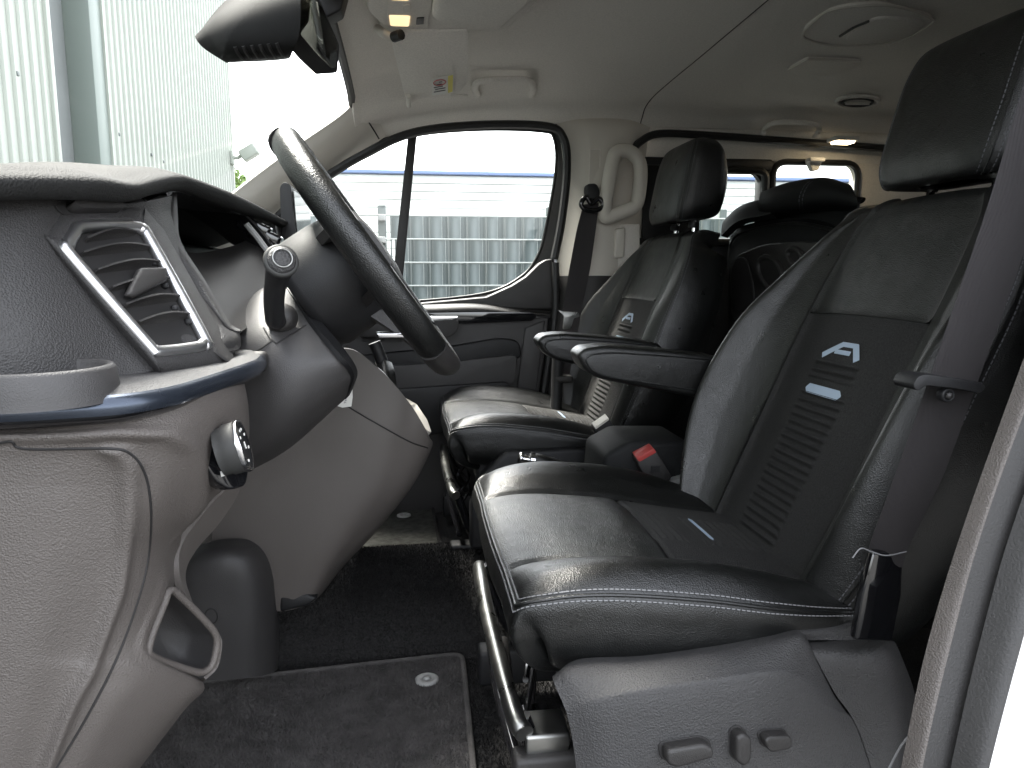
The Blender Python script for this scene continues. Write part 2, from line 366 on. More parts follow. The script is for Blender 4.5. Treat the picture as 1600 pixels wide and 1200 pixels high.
# privacy fence in front of it
PD = 6.4
fy_ = PD - 1.4
fence = thing('privacy_fence', 'wire mesh fence woven with grey green privacy strips behind the side window', 'fence', (0, fy_, GZ))
def fz_(py): return float(P(720, py, PD)[2])
def fx_(px): return float(P(px, 400, PD)[0])
ztopf = fz_(338); rowh = (fz_(338) - fz_(446)) / 3.0
x0f, x1f = fx_(612), fx_(900) + 2.2
pitchx = fx_(745) - fx_(714)
strip0 = None
for r_ in range(7):
    z = ztopf - (r_ + .5) * rowh
    if z < GZ: break
    k = 0; x = x0f + (.5 if r_ % 2 else 0) * pitchx * .35
    while x < x1f:
        wd = pitchx * (.64 if k % 2 == 0 else .28)
        key = k % 2
        if strip0 is None: strip0 = {}
        if key not in strip0:
            n = 7; vs, fs = [], []
            for i in range(n):
                u = i / (n - 1) - .5
                for zz in (-.5, .5): vs.append(V(u * wd, -.030 * math.cos(u * math.pi) * (1 if key == 0 else -.4), zz * rowh * .965))
            for i in range(n - 1): fs.append((2 * i, 2 * i + 2, 2 * i + 3, 2 * i + 1))
            me = bpy.data.meshes.new('privacy_strip'); me.from_pydata([tuple(v) for v in vs], [], fs); me.materials.append(M['strip'] if key == 0 else M['strip2'])
            me.polygons.foreach_set('use_smooth', [True] * len(fs)); strip0[key] = me
        if not (x - x0f < .25 and r_ < 0):
            o = bpy.data.objects.new('privacy_strip', strip0[key]); COL.objects.link(o); o.parent = fence
            o.location = Vector((x + wd / 2, fy_, z)) - fence.location; o.rotation_euler[2] = random.uniform(-.05, .05)
        x += wd * 1.012; k += 1
for r_ in range(8):
    z = ztopf - r_ * rowh
    if z < GZ: break
    tube('horizontal_wire', [V(x0f - 3.5, fy_ - .045, z), V(x1f, fy_ - .045, z)], .007, M['wire'], fence, 6)
for x in np.arange(x0f, x1f, pitchx * .94): rbox('vertical_wire', (x, fy_ - .04, (ztopf + GZ) / 2), (.012, .012, ztopf - GZ), M['post'], fence, 0)
for px in (598, 860, 1130):
    x = fx_(px); rbox('fence_post', (x, fy_ + .06, (ztopf + GZ) / 2 + .04), (.07, .06, ztopf - GZ + .10), M['post'], fence, .008)
for zz in (338, 372, 400): rbox('clamp', (fx_(598), fy_ - .02, fz_(zz) - .02), (.06, .10, .05), M['clip'], fence, .006)
rbox('fence_panel', (fx_(480), fy_ + .0, (fz_(340) + GZ) / 2), (fx_(497) - fx_(463), .06, fz_(340) - GZ), M['strip'], fence, .006)
for i, px in enumerate((505, 527, 549, 571)):
    rbox('fence_panel', (fx_(px + 10), fy_ + .02, (fz_(373) + GZ) / 2), (fx_(px + 20) - fx_(px), .03, fz_(373) - GZ), M['strip'], fence, .006)

# ================================================================= VAN SHELL
YF = .76                                         # inner face of the far side
van = thing('van_body', 'pale beige trimmed cab body of the van with pillars and side windows', 'van', (.6, 0, -.02))
# --- headliner
xs = [-.135, -.10, 0, .15, .30, .55, .9, 1.4, 2.0, 2.6]; drop = [.050, .030, .010, .002, 0, 0, 0, 0, 0, 0]
ys = [-.90, -.84, -.74, -.5, -.2, .1, .35, .55, .66, .72, .765]; zs = [1.08, 1.13, 1.185, 1.220, 1.232, 1.230, 1.222, 1.205, 1.180, 1.160, 1.130]
rows = [[V(x, y, z - d * (1 if z > 1.15 else .9) - (max(0, .25 - x) * .10 if y > .6 else 0)) for y, z in zip(ys, zs)] for x, d in zip(xs, drop)]
liner = patch('headliner', rows, M['liner'], None, -.03, 90, 90)
tag(liner, 'grey beige fabric headliner of the van roof', 'headliner', kind='structure')
BVL = bvh_of(liner)
# outer roof skin
sk = patch('roof_skin', [[p + V(0, 0, .07) for p in r] for r in rows], M['white'], van, -.002, 30, 30)
# seam across the headliner
sp = lie(BVL, [(1001, 200), (1003, 185), (1020, 152), (1100, 84), (1200, 0), (1260, -50)], 40, .0)
tube('liner_seam', sp, .0013, M['seam'], liner, 6)
# dark header line over the windscreen and along the pillar
hp = [V(-.137, y, z - .052) for y, z in zip(ys[1:-2], zs[1:-2])]
tube('windscreen_seal', hp + [P(556, 152, 2.04), P(540, 178, 2.05), P(460, 232, 2.05), P(375, 300, 2.05), P(300, 360, 2.05)], .010, M['blackrub'], van, 8, n=80)
# windscreen glass
wt = [V(-.145, y, 1.125) for y in np.linspace(-.8, .66, 8)]
wb = [V(-.95, y * 1.04, .62) for y in np.linspace(-.8, .66, 8)]
wm = [(a + b) / 2 + V(-.03, 0, .03) for a, b in zip(wt, wb)]
patch('windscreen', [wt, wm, wb], M['glass'], van, 0, 20, 16)
# A pillar trim, far side
ap = patch('a_pillar_trim', [
    [P(560, 140, 2.02), P(575, 160, 2.05), P(590, 185, 2.10), P(604, 212, 2.15)],
    [P(540, 174, 2.02), P(550, 192, 2.05), P(562, 212, 2.10), P(574, 234, 2.15)],
    [P(455, 234, 2.02), P(475, 250, 2.05), P(497, 268, 2.11), P(512, 284, 2.17)],
    [P(368, 300, 2.02), P(395, 315, 2.05), P(420, 330, 2.11), P(436, 342, 2.17)],
    [P(290, 370, 2.02), P(320, 380, 2.05), P(345, 392, 2.11), P(360, 400, 2.17)]], M['trim'], van, .012, 24, 40)
BVA = bvh_of(ap)
s2 = lie(BVA, [(552, 158), (566, 176), (582, 200), (594, 220)], 20, .0)
if len(s2) > 3: tube('trim_seam', s2, .002, M['seam'], ap, 6)
# roof rail closing piece above the far door
def side_panel(name, pts, D, th, m, par, bevel=.004): return prism(name, [P(a, b, D) for a, b in pts], (0, th, 0), m, par, bevel)
# far B pillar, upper light trim and lower dark trim
bp_u = [[P(862, 176, 2.175), P(925, 178, 2.165), P(975, 180, 2.165), P(1020, 186, 2.175)],
        [P(872, 200, 2.165), P(925, 200, 2.12), P(975, 200, 2.12), P(1014, 208, 2.165)],
        [P(880, 260, 2.165), P(925, 260, 2.11), P(975, 260, 2.11), P(1008, 262, 2.165)],
        [P(880, 340, 2.165), P(918, 340, 2.10), P(968, 340, 2.10), P(1008, 345, 2.165)],
        [P(866, 432, 2.165), P(905, 432, 2.09), P(955, 432, 2.09), P(1000, 435, 2.165)]]
patch('b_pillar_trim', bp_u, M['trim'], van, -.01, 30, 30)
bp_l = [[P(862, 431, 2.16), P(905, 431, 2.085), P(955, 431, 2.085), P(1000, 435, 2.16)],
        [P(855, 520, 2.16), P(885, 520, 2.07), P(940, 520, 2.07), P(990, 520, 2.16)],
        [P(842, 610, 2.16), P(880, 610, 2.06), P(930, 610, 2.06), P(980, 610, 2.16)],
        [P(835, 720, 2.16), P(870, 720, 2.05), P(920, 720, 2.05), P(970, 720, 2.16)]]
patch('b_pillar_lower_trim', bp_l, M['smooth'], van, -.01, 30, 30)
prism('height_slot', [P(a, b, 2.105) for a, b in ((922, 233), (938, 233), (936, 290), (920, 290))], (0, .006, 0), M['trim'], van, .002)
for a, b in (((922, 233), (920, 300)), ((938, 233), (936, 300)), ((922, 233), (938, 233))):
    tube('slot_gap', [P(*a, 2.106), P(*b, 2.106)], .0016, M['liner'], van, 6)
# trim box with pull recess behind the pillar
side_panel('recess_panel', [(948, 350), (1000, 350), (1000, 430), (946, 430)], 2.10, .05, M['liner'], van)
side_panel('recess_latch', [(962, 357), (978, 355), (976, 402), (960, 404)], 2.085, .02, M['trim'], van, .006)
# black seal of the sliding door along the roof rail
tube('sliding_door_seal', [P(985, 240, 2.13), P(1000, 222, 2.13), P(1030, 209, 2.13), P(1100, 211, 2.13), P(1200, 218, 2.13), P(1360, 230, 2.13), P(1500, 240, 2.13)], .011, M['blackrub'], van, 8, n=60)
# far side wall behind the pillar with two window openings (strips around the openings)
WD = 2.18
def wpan(name, x0, x1, z0, z1, m, d=WD, th=.05): return rbox(name, ((x0 + x1) / 2, d - 1.4 + th / 2, (z0 + z1) / 2), (x1 - x0, th, z1 - z0), m, van, .006, 2)
xa = float(P(1090, 300, WD)[0]); xb = float(P(1191, 300, WD)[0]); xc = float(P(1207, 280, WD)[0]); xd = float(P(1340, 280, WD)[0])
za = float(P(1160, 268, WD)[2]); zb = float(P(1270, 254, WD)[2]); zl = .80
xs0 = float(P(1000, 300, WD)[0])
wpan('side_panel', xs0 - .06, 2.7, zb, 1.19, M['liner'], WD + .001); wpan('side_panel', xs0, xb + .02, za, zb + .004, M['black'], WD - .02)
wpan('side_panel', xb - .005, xc + .005, zl, zb + .002, M['black'], WD - .004); wpan('side_panel', xd, 2.7, zl, zb + .002, M['liner'], WD - .001)
wpan('side_panel', xs0, 2.7, -.02, zl, M['black'], WD - .01); wpan('side_panel', xs0, xa, zl, za, M['black'], WD - .03)
def ring(name, x0, x1, z0, z1, r, m, par, y, rad=.008):
    q = rpoly([V(x0, y, z0), V(x1, y, z0), V(x1, y, z1), V(x0, y, z1)], r, 6); return tube(name, q, rad, m, par, 8, True)
ring('window_seal', xa - .3, xb, zl, za, .03, M['blackrub'], van, WD - 1.42, .012)
ring('window_seal', xc, xd, zl, zb, .045, M['blackrub'], van, WD - 1.402, .010)
for nm, x0, x1, z1 in (('rear_side_window', xa - .3, xb, za), ('rear_side_window', xc, xd, zb)):
    mesh(nm, [(x0, WD - 1.38, zl), (x1, WD - 1.38, zl), (x1, WD - 1.38, z1), (x0, WD - 1.38, z1)], [(0, 1, 2, 3)], M['tint'], van, False)
for cx, cz, sx, sz in ((xc, zb, 1, -1), (xd, zb, -1, -1), (xb, za, -1, -1)):   # rounded corners of the openings
    q = [V(cx, WD - 1.395, cz)] + [V(cx + sx * .05 * (1 - math.sin(t)), WD - 1.395, cz + sz * .05 * (1 - math.cos(t))) for t in np.linspace(0, math.pi / 2, 7)]
    prism('opening_corner', q, (0, .02, 0), M['black'] if cx == xb else M['liner'], van)
# rear wall, near wall behind the driver door, sill, firewall, far lower side
rbox('rear_wall', (2.68, 0, .55), (.06, 1.7, 1.25), M['liner'], van, 0)
rbox('near_side_wall', (1.70, -.86, .55), (2.0, .05, 1.2), M['softblack'], van, 0)
rbox('near_side_lower', (.92, -.84, .12), (.6, .04, .40), M['black'], van, 0)
rbox('firewall', (-.86, 0, .28), (.05, 1.66, .64), M['black'], van, 0)
rbox('far_lower_panel', (.45, .805, .28), (.62, .03, .64), M['black'], van, 0)
rbox('far_kick_panel', (-.35, .80, .28), (1.1, .05, .64), M['black'], van, 0)
rbox('near_kick_panel', (-.62, -.80, .20), (.5, .05, .55), M['black'], van, 0)

# near B pillar of the open doorway: beige trim, dark channel, rubber seal, white body
def bpil(cols, D): return [P(x, y, d) for (x, y), d in zip(cols, D)]
L1 = [(1760, 120), (1605, 545), (1506, 820), (1449, 1007), (1412, 1178), (1385, 1320)]
L2 = [(1800, 120), (1638, 545), (1538, 820), (1486, 1007), (1446, 1178), (1420, 1320)]
L3 = [(1850, 120), (1685, 545), (1583, 820), (1530, 1007), (1490, 1178), (1463, 1320)]
L4 = [(1930, 120), (1740, 545), (1645, 820), (1592, 1000), (1543, 1178), (1510, 1320)]
Dz = [.60, .56, .53, .51, .49, .48]
def strip_rows(A, B, da, db, bulge=0.0):
    rows_ = []
    for a, b, d in zip(A, B, Dz):
        p, q = P(*a, d + da), P(*b, d + db); rows_.append([p, (p * 2 + q) / 3 + V(0, -bulge, 0), (p + 2 * q) / 3 + V(0, -bulge, 0), q])
    return rows_
nbp = patch('b_pillar_trim', strip_rows(L1, L2, .0, -.012, .004), M['greige'], van, -.012, 12, 60)
patch('door_channel', strip_rows(L2, L3, -.006, -.006), M['rubber'], van, -.008, 12, 60)
patch('door_seal', strip_rows(L3, L4, -.012, -.018, .014), M['rubber'], van, -.006, 16, 60)
L5 = [(x + 330, y + 15) for x, y in L4]
patch('body_side', strip_rows(L4, L5, -.02, -.05), M['white'], van, -.01, 12, 40)
tube('welt_cord', [P(1387, 1205, .52), P(1405, 1170, .525), P(1418, 1152, .53)], .0010, M['stitch'], van, 6, n=12)
# dark wheel-arch hump and hose behind the near seat
tube('belt_hose', [P(1400, 930, .80), P(1430, 902, .80), P(1470, 895, .80), P(1510, 915, .80)], .010, M['black'], van, 10, n=24)

# --- carpet floor with tunnel
fy2 = [-.86, -.70, -.20, -.135, -.09, -.04, .05, .20, .262, .275, .30, .50, .79]; fz2 = [0, 0, 0, .008, .05, .075, .08, .08, .075, .03, 0, 0, 0]
fl_rows = [[V(x, y, z + h) for y, z in zip(fy2, fz2)] for x, h in ((-.84, .02), (-.3, .0), (.0, 0), (.3, 0), (.8, 0), (1.6, 0), (2.66, 0))]
fl_ = patch('carpet_floor', fl_rows, M['carpet'], None, .03, 120, 120)
tag(fl_, 'black carpet floor of the cab', 'floor', kind='structure')

# the opened driver door, swung out beside the doorway
od = thing('driver_door', 'opened driver door swung out ahead of the doorway', 'door', (-.60, -.92, -.3))
dq_ = [V(-.60, -.92, -.30), V(-.80, -1.95, -.30), V(-.80, -1.95, .62), V(-.66, -1.30, 1.10), V(-.60, -.98, .72)]
prism('door_panel', [V(-.60, -.92, -.30), V(-.80, -1.95, -.30), V(-.80, -1.95, .66), V(-.60, -.92, .66)], (-.08, .012, 0), M['smooth'], od, .02)
tube('window_frame', [V(-.64, -.94, .66), V(-.66, -1.08, .86), V(-.70, -1.35, 1.10), V(-.80, -1.80, 1.10), V(-.83, -1.93, .66)], .025, M['blackrub'], od, 10, n=40)
mesh('window_glass', [V(-.64, -.94, .66), V(-.66, -1.08, .86), V(-.70, -1.35, 1.10), V(-.80, -1.80, 1.10), V(-.83, -1.93, .66)], [(0, 1, 2, 3, 4)], M['tint'], od, False)

# ================================================================= PASSENGER DOOR (far side)
DD = 2.17
pdoor = thing('passenger_door', 'dark grey passenger door with framed window and glossy black trim', 'door', (.2, .77, 0))
outer = [(425, 345), (470, 302), (500, 280), (560, 243), (640, 206), (740, 193), (850, 194), (880, 212), (886, 262), (878, 340), (866, 402), (862, 450), (760, 482), (640, 482), (560, 482)]
inner = [(440, 352), (480, 304), (515, 274), (570, 246), (640, 214), (740, 203), (845, 205), (866, 218), (868, 270), (852, 360), (840, 400), (815, 432), (760, 458), (650, 471), (560, 474)]
def strip2(name, A, B, dA, dB, m, par, th, n=120):
    a, b = crn([P(x, y, dA) for x, y in A], n), crn([P(x, y, dB) for x, y in B], n)
    G = np.stack([a, a * .66 + b * .34, a * .33 + b * .67, b], 1); return grid_obj(name, G, m, par, th)
fr = strip2('window_frame', outer, inner, DD - .005, DD + .02, M['smooth'], pdoor, .02)
tube('door_seal', [P(a, b + 3, DD - .045) for a, b in outer[:11]], .012, M['blackrub'], pdoor, 8, n=100)
tube('glass_seal', [P(a, b, DD + .012) for a, b in inner], .0045, M['blackrub'], pdoor, 8, n=120)
gl = mesh('window_glass', [P(a, b, DD + .03) for a, b in ((380, 380), (470, 290), (640, 204), (880, 196), (882, 300), (850, 420), (760, 480), (500, 490))], [tuple(range(8))], M['glass'], pdoor, False)
prism('quarter_bar', [P(a, b, DD - .004) for a, b in ((638, 206), (652, 206), (629, 440), (613, 440))], (0, .03, 0), M['smooth'], pdoor, .003)
# sail and sill
prism('rear_sail_trim', [P(a, b, DD - .03) for a, b in ((863, 404), (867, 484), (640, 482), (650, 474), (760, 464), (800, 446), (822, 432), (842, 412), (852, 406))], (0, .05, 0), M['smooth'], pdoor, .006)
sill = patch('window_sill', [
    [P(560, 476, DD + .01), P(650, 473, DD + .01), P(740, 469, DD + .01), P(800, 478, DD - .02), P(860, 486, DD - .02)],
    [P(560, 482, DD - .05), P(650, 479, DD - .05), P(740, 477, DD - .05), P(800, 484, DD - .05), P(860, 490, DD - .04)],
    [P(560, 488, DD - .07), P(650, 487, DD - .07), P(740, 486, DD - .065), P(800, 489, DD - .06), P(860, 493, DD - .05)],
    [P(560, 492, DD - .05), P(650, 491, DD - .05), P(740, 490, DD - .05), P(800, 491, DD - .05), P(860, 495, DD - .04)]], M['smooth'], pdoor, .01, 40, 20)
prism('gloss_strip', rpoly([P(a, b, DD - .062) for a, b in ((560, 486), (720, 486), (832, 488), (840, 494), (832, 501), (720, 506), (560, 504))], .008, 3), (0, .03, 0), M['gloss'], pdoor, .003)
prism('door_card', [P(a, b, DD - .045) for a, b in ((500, 494), (858, 496), (851, 560), (838, 640), (800, 820), (480, 900), (430, 700))], (0, .06, 0), M['cover'], pdoor, .006)
ph = prism('pull_handle', rpoly([P(a, b, DD - .11) for a, b in ((560, 500), (718, 500), (714, 520), (700, 527), (560, 527))], .012, 4), (0, .06, 0), M['smooth'], pdoor, .010)
prism('release_lever', rpoly([P(a, b, DD - .115) for a, b in ((640, 494), (716, 494), (714, 500), (640, 503))], .003, 3), (0, .02, 0), M['chrome'], pdoor, .002)
# pocket panel, lower panel
prism('pocket_panel', rpoly([P(a, b, DD - .06) for a, b in ((560, 555), (690, 543), (780, 528), (812, 532), (816, 560), (700, 578), (560, 592))], [.01, .01, .02, .03, .02, .01, .01], 5), (0, .03, 0), M['black'], pdoor, .006)
prism('pocket_panel', rpoly([P(a, b, DD - .075) for a, b in ((560, 575), (700, 566), (808, 554), (806, 600), (640, 618), (560, 630))], .02, 5), (0, .04, 0), M['cover'], pdoor, .008)
prism('pocket_panel', rpoly([P(a, b, DD - .09) for a, b in ((560, 612), (800, 596), (790, 660), (560, 700))], .03, 5), (0, .05, 0), M['black'], pdoor, .010)
prism('door_edge_trim', [P(a, b, DD - .05) for a, b in ((820, 512), (852, 500), (838, 620), (806, 620))], (0, .03, 0), M['cover'], pdoor, .006)
tube('door_gap_seal', [P(a, b, DD - .05) for a, b in ((868, 410), (868, 490), (858, 560), (846, 640), (835, 720))], .011, M['blackrub'], pdoor, 8, n=30)

# ================================================================= CEILING FITTINGS
# sun visor
vis = thing('sun_visor', 'folded grey beige sun visor with a warning sticker under the headliner', 'sun visor', tuple(Pz(670, 100, 1.19)))
vz = 1.172
def PV(a, b, off=0.0): return Pz(a, b, 1.180 - .078 * (b - 50) / 110 - off)
vq = [PV(a, b) for a, b in ((611, 62), (640, 50), (732, 48), (731, 128), (722, 142), (700, 150), (668, 153), (640, 161), (634, 155))]
vb = prism('visor_panel', rpoly(vq, .012, 4), (0, 0, .016), M['liner'], vis, .006)
tube('pivot_arm', [Pz(590, 45, 1.20), Pz(600, 52, 1.172), Pz(612, 58, 1.166), Pz(626, 55, 1.166)], .009, M['trim'], vis, 10, n=16)
tube('pivot_socket', [Pz(615, 58, 1.164), Pz(627, 54, 1.164)], .010, M['black'], vis, 10)
tube('hinge_pin', [PV(638, 150, .004), PV(639, 166, .004)], .005, M['trim'], vis, 8)
st = prism('sticker', [PV(a, b, .0005) for a, b in ((674, 124), (709, 116), (708, 144), (675, 149))], (0, 0, -.0008), M['label'], vis)
prism('yellow_bar', [PV(a, b, .0015) for a, b in ((700, 119), (708, 117), (707, 143), (700, 145))], (0, 0, -.0006), M['yellow'], st)
ov = [PV(687 + 9.5 * math.cos(t), 129 - 1.0 * math.cos(t) + 4.2 * math.sin(t), .0016) for t in np.linspace(0, 2 * math.pi, 24, endpoint=False)]
tube('warning_ring', ov, .0012, M['red'], st, 6, True)
for k, (a, b, c) in enumerate(((678, 137, 14), (680, 140, 16), (678, 144, 18), (682, 132.5, 8), (686, 128.5, 5))):
    tube('print_line', [PV(a, b, .0016), PV(a + c, b - c * .18, .0016)], .0010, M['ink'], st, 4)
prism('visor_clip_plate', rpoly([cast(BVL, a, b, .004) for a, b in ((703, 149), (731, 149), (731, 157), (703, 158))], .004, 3), (0, 0, .006), M['liner'], liner, .002)
# grab handles
BVL = bvh_of(liner)
def grab(name, label, path, r, D, group, m):
    t = thing(name, label, 'grab handle', tuple(P(*path[0], D)), group)
    pp = [cast(BVL, a, b, o_) for (a, b), o_ in zip(path, [.006, .035, .05, .052, .05, .035, .006])]; pp = [P(a, b, 2.13) if q is None else q for (a, b), q in zip(path, pp)]
    tube('grip', pp, r, m, t, 12, n=50, sect=[(1.15 * math.cos(a), .8 * math.sin(a)) for a in np.linspace(0, 2 * math.pi, 14, endpoint=False)])
    for i in (0, -1): rbox('mounting_foot', pp[i], (.020, .022, .016), m, t, .008)
    return t
grab('grab_handle', 'grey beige roof grab handle beside the folded sun visor', [(746, 148), (742, 138), (750, 127), (787, 124), (824, 125), (833, 136), (830, 149)], .0085, 1.98, 'roof grab handles', M['liner'])
grab('grab_handle', 'grey beige roof grab handle near the lit reading lamp over the sliding door', [(1193, 208), (1194, 202), (1208, 193), (1235, 191), (1270, 194), (1280, 201), (1276, 212)], .0085, 2.00, 'roof grab handles', M['liner'])
ph_ = thing('pillar_grab_handle', 'beige loop grab handle on the pillar beside the passenger headrest', 'grab handle', tuple(P(970, 290, 2.08)))
lp = [(945, 330), (950, 290), (958, 250), (966, 237), (985, 238), (998, 252), (1001, 275), (997, 310), (990, 324), (970, 332), (950, 339)]
tube('grip', [P(a, b, 2.055) for a, b in lp], .0195, M['trim'], ph_, 14, True, n=70)
for a, b in ((948, 336), (962, 242)): rbox('mounting_foot', P(a, b, 2.085), (.03, .06, .04), M['trim'], ph_, .008)
# overhead console
oc = thing('overhead_console', 'grey beige overhead console with warm reading lamp above the windscreen', 'overhead console', tuple(Pz(700, 20, 1.2)))
zc = 1.185
prism('console_body', rpoly([Pz(a, b, zc) for a, b in ((568, -60), (573, 18), (600, 44), (690, 50), (792, 49), (836, 10), (860, -60))], .03, 5), (0, 0, .06), M['liner'], oc, .008)
prism('console_bin', rpoly([Pz(a, b, zc - .016) for a, b in ((686, -60), (674, 34), (786, 47), (830, 8), (850, -60))], .02, 5), (0, 0, .03), M['liner'], oc, .012)
prism('switch_panel', rpoly([Pz(a, b, zc - .003) for a, b in ((606, -40), (605, 40), (668, 44), (682, -40))], .006, 4), (0, 0, .01), M['liner'], oc, .002)
for y0 in (26, -14):
    q = rpoly([Pz(a, b, zc - .006) for a, b in ((608, y0), (641, y0 + 1), (639, y0 + 16), (610, y0 + 15))], .005, 4)
    prism('lamp_lens', q, (0, 0, .006), M['lamp'], oc, .0015)
prism('button', rpoly([Pz(a, b, zc - .006) for a, b in ((630, 9), (642, 8), (642, 19), (630, 20))], .003, 3), (0, 0, .005), M['trim'], oc, .001)
prism('microphone_grille', rpoly([Pz(a, b, zc - .005) for a, b in ((651, 29), (663, 28), (662, 38), (650, 39))], .003, 3), (0, 0, .004), M['smooth'], oc, .001)
# dome, speaker, round vent, lamp: they lie on the headliner
def on_liner(px, py, off=0.0): 
    p = cast(BVL, px, py, 0); return p + V(0, 0, -off)
def plate(name, pts, off, th, m, par, r=.02, bev=.003): return prism(name, rpoly([on_liner(a, b, off) for a, b in pts], r, 6), (0, 0, th), m, par, bev)
dm = thing('roof_air_duct', 'shallow oval air outlet moulded in the headliner above the driver headrest', 'air vent', tuple(on_liner(1350, 35)))
plate('bezel', [(1254, 42), (1300, 8), (1370, 0), (1455, 20), (1458, 34), (1400, 62), (1310, 68), (1260, 58)], .006, .01, M['liner'], dm, .05)
tube('bezel_rim', [on_liner(a, b, .007) for a, b in ((1256, 46), (1275, 26), (1300, 10), (1370, 2), (1420, 9), (1453, 22), (1455, 32), (1400, 60), (1310, 66), (1264, 57))], .0025, M['trim'], dm, 8, True, n=60)
plate('scoop', [(1318, 50), (1372, 18), (1440, 24), (1446, 32), (1395, 58), (1330, 63)], .012, .012, M['liner'], dm, .03, .005)
tube('slot', [on_liner(a, b, .014) for a, b in ((1313, 46), (1335, 32), (1358, 22))], .0028, M['smooth'], dm, 8, n=16)
spk = thing('roof_speaker_cover', 'flat hexagonal speaker cover in the headliner between outlet and round vent', 'speaker', tuple(on_liner(1290, 100)))
plate('cover', [(1233, 104), (1262, 88), (1345, 92), (1338, 100), (1300, 117), (1240, 113)], .005, .008, M['liner'], spk, .012)
tube('rim', [on_liner(a, b, .006) for a, b in ((1233, 104), (1262, 88), (1345, 92))], .003, M['trim'], spk, 6)
rv = thing('round_roof_vent', 'small round louvred vent in the headliner beside the driver headrest', 'air vent', tuple(on_liner(1340, 156)))
def ell(cx, cy, rx, ry, off, n=28): return [on_liner(cx + rx * math.cos(t), cy + ry * math.sin(t) + rx * math.cos(t) * -.02, off) for t in np.linspace(0, 2 * math.pi, n, endpoint=False)]
tube('rim', ell(1340, 156, 33, 8.5, .004), .006, M['liner'], rv, 8, True); tube('inner_rim', ell(1340, 156, 24, 6, .006), .004, M['smooth'], rv, 8, True)
prism('louvre_disc', ell(1340, 156, 24, 6, .003), (0, 0, .004), M['smooth'], rv)
for dy in (-3, 0, 3): tube('louvre', [on_liner(1320, 156 + dy, .006), on_liner(1360, 156 + dy, .006)], .003, M['liner'], rv, 6)
rl = thing('reading_lamp', 'lit warm reading lamp in the roof above the rear side window', 'lamp', tuple(P(1317, 216, 2.06)))
rbox('lamp_housing', P(1317, 218, 2.06), (.075, .05, .012), M['liner'], rl, .004)
rbox('lamp_lens', P(1317, 219, 2.06) + V(0, 0, -.006), (.055, .036, .008), M['bulb'], rl, .003)
hk = thing('coat_hook', 'small grey coat hook over the rear side window', 'hook', tuple(P(1272, 256, 2.14)))
prism('hook_body', rpoly([P(a, b, 2.15) for a, b in ((1262, 249), (1286, 249), (1279, 266), (1270, 267))], .006, 4), (0, .02, 0), M['liner'], hk, .003)
rbox('hook_pad', P(1274, 250, 2.145), (.05, .03, .012), M['liner'], hk, .004)

# rear-view mirror and camera housing on the windscreen
ch = thing('camera_housing', 'black camera and sensor housing with ribbed vents on the windscreen', 'sensor housing', tuple(P(390, 30, 1.38)))
hz = [[P(310, 52, 1.42), P(345, 8, 1.42), P(400, -40, 1.42), P(475, -60, 1.42)],
      [P(305, 58, 1.34), P(345, 25, 1.31), P(400, 0, 1.30), P(470, -20, 1.30)],
      [P(318, 75, 1.32), P(350, 62, 1.28), P(410, 52, 1.27), P(468, 48, 1.27)],
      [P(350, 96, 1.34), P(375, 92, 1.31), P(420, 88, 1.30), P(456, 84, 1.30)],
      [P(355, 98, 1.42), P(380, 97, 1.42), P(425, 95, 1.42), P(452, 92, 1.42)]]
hb = patch('housing_shell', hz, M['housing'], ch, .006, 40, 40)
BVH_ = bvh_of(hb)
for k in range(6):
    x = 367 + k * 13.0; pth = lie(BVH_, [(x, 73 - k * 1.2), (x + 4, 82 - k * 1.0), (x + 11, 91 - k * .5)], 10, .0005)
    if len(pth) > 3: tube('vent_slot', pth, .0030, M['seam'], hb, 6)
rm = thing('rear_view_mirror', 'frameless rear view mirror with black shell hanging from the header', 'mirror', tuple(P(492, 60, 1.36)))
mq = [(458, -10), (470, -22), (500, 0), (530, 70), (530, 80), (527, 113), (520, 115), (494, 90), (462, 52), (455, 25)]
shell_f = [P(a, b, 1.30 + .09 * (b + 20) / 140) for a, b in mq]; 
nrm_m = V(-.030, .012, .0)
prism('mirror_shell', rpoly(shell_f, .006, 3), tuple(nrm_m), M['black'], rm, .004)
cen = np.mean(shell_f, axis=0)
mg = prism('mirror_glass', rpoly([cen + (p - cen) * .86 - nrm_m * .05 for p in shell_f], .006, 3), tuple(-nrm_m * .03), M['mirror'], rm)
tube('mirror_stalk', [P(505, -30, 1.36), P(490, 5, 1.39), P(480, 30, 1.40)], .014, M['black'], rm, 10, n=14)
rbox('adjuster_tab', P(490, 92, 1.40), (.018, .02, .02), M['black'], rm, .005)
prism('header_bracket', [P(a, b, 1.36) for a, b in ((480, -30), (545, -30), (533, 15), (505, 30), (495, 5))], (0, .05, 0), M['black'], rm, .004)

# ================================================================= DASHBOARD
dash = thing('dashboard', 'dark grained dashboard with greige lower panels and chrome ringed air vent', 'dashboard', (-.4, -.3, .1))
padc = [(-90, 264, 314, .565), (0, 267, 313, .60), (60, 268, 312, .63), (140, 272, 313, .68), (195, 281, 315, .73), (233, 273, 305, .80), (267, 269, 299, .88), (292, 275, 303, .93), (333, 290, 318, 1.02), (375, 308, 333, 1.12), (437, 342, 354, 1.35), (478, 364, 374, 1.70), (490, 372, 382, 2.05)]
r0, r1, r2, r3, r4, r5, r6 = [], [], [], [], [], [], []
for px, yt, yb, D in padc:
    c = P(px, yt, D); b = P(px, yb, D)
    r0.append(c + V(-.48, 0, -.12)); r1.append(c + V(-.20, 0, -.004)); r2.append(c + V(-.05, 0, .006)); r3.append(c); r4.append((c + b) / 2 + V(.012, -.006, .002)); r5.append(b + V(.004, -.003, 0)); r6.append(b + V(-.03, 0, .004))
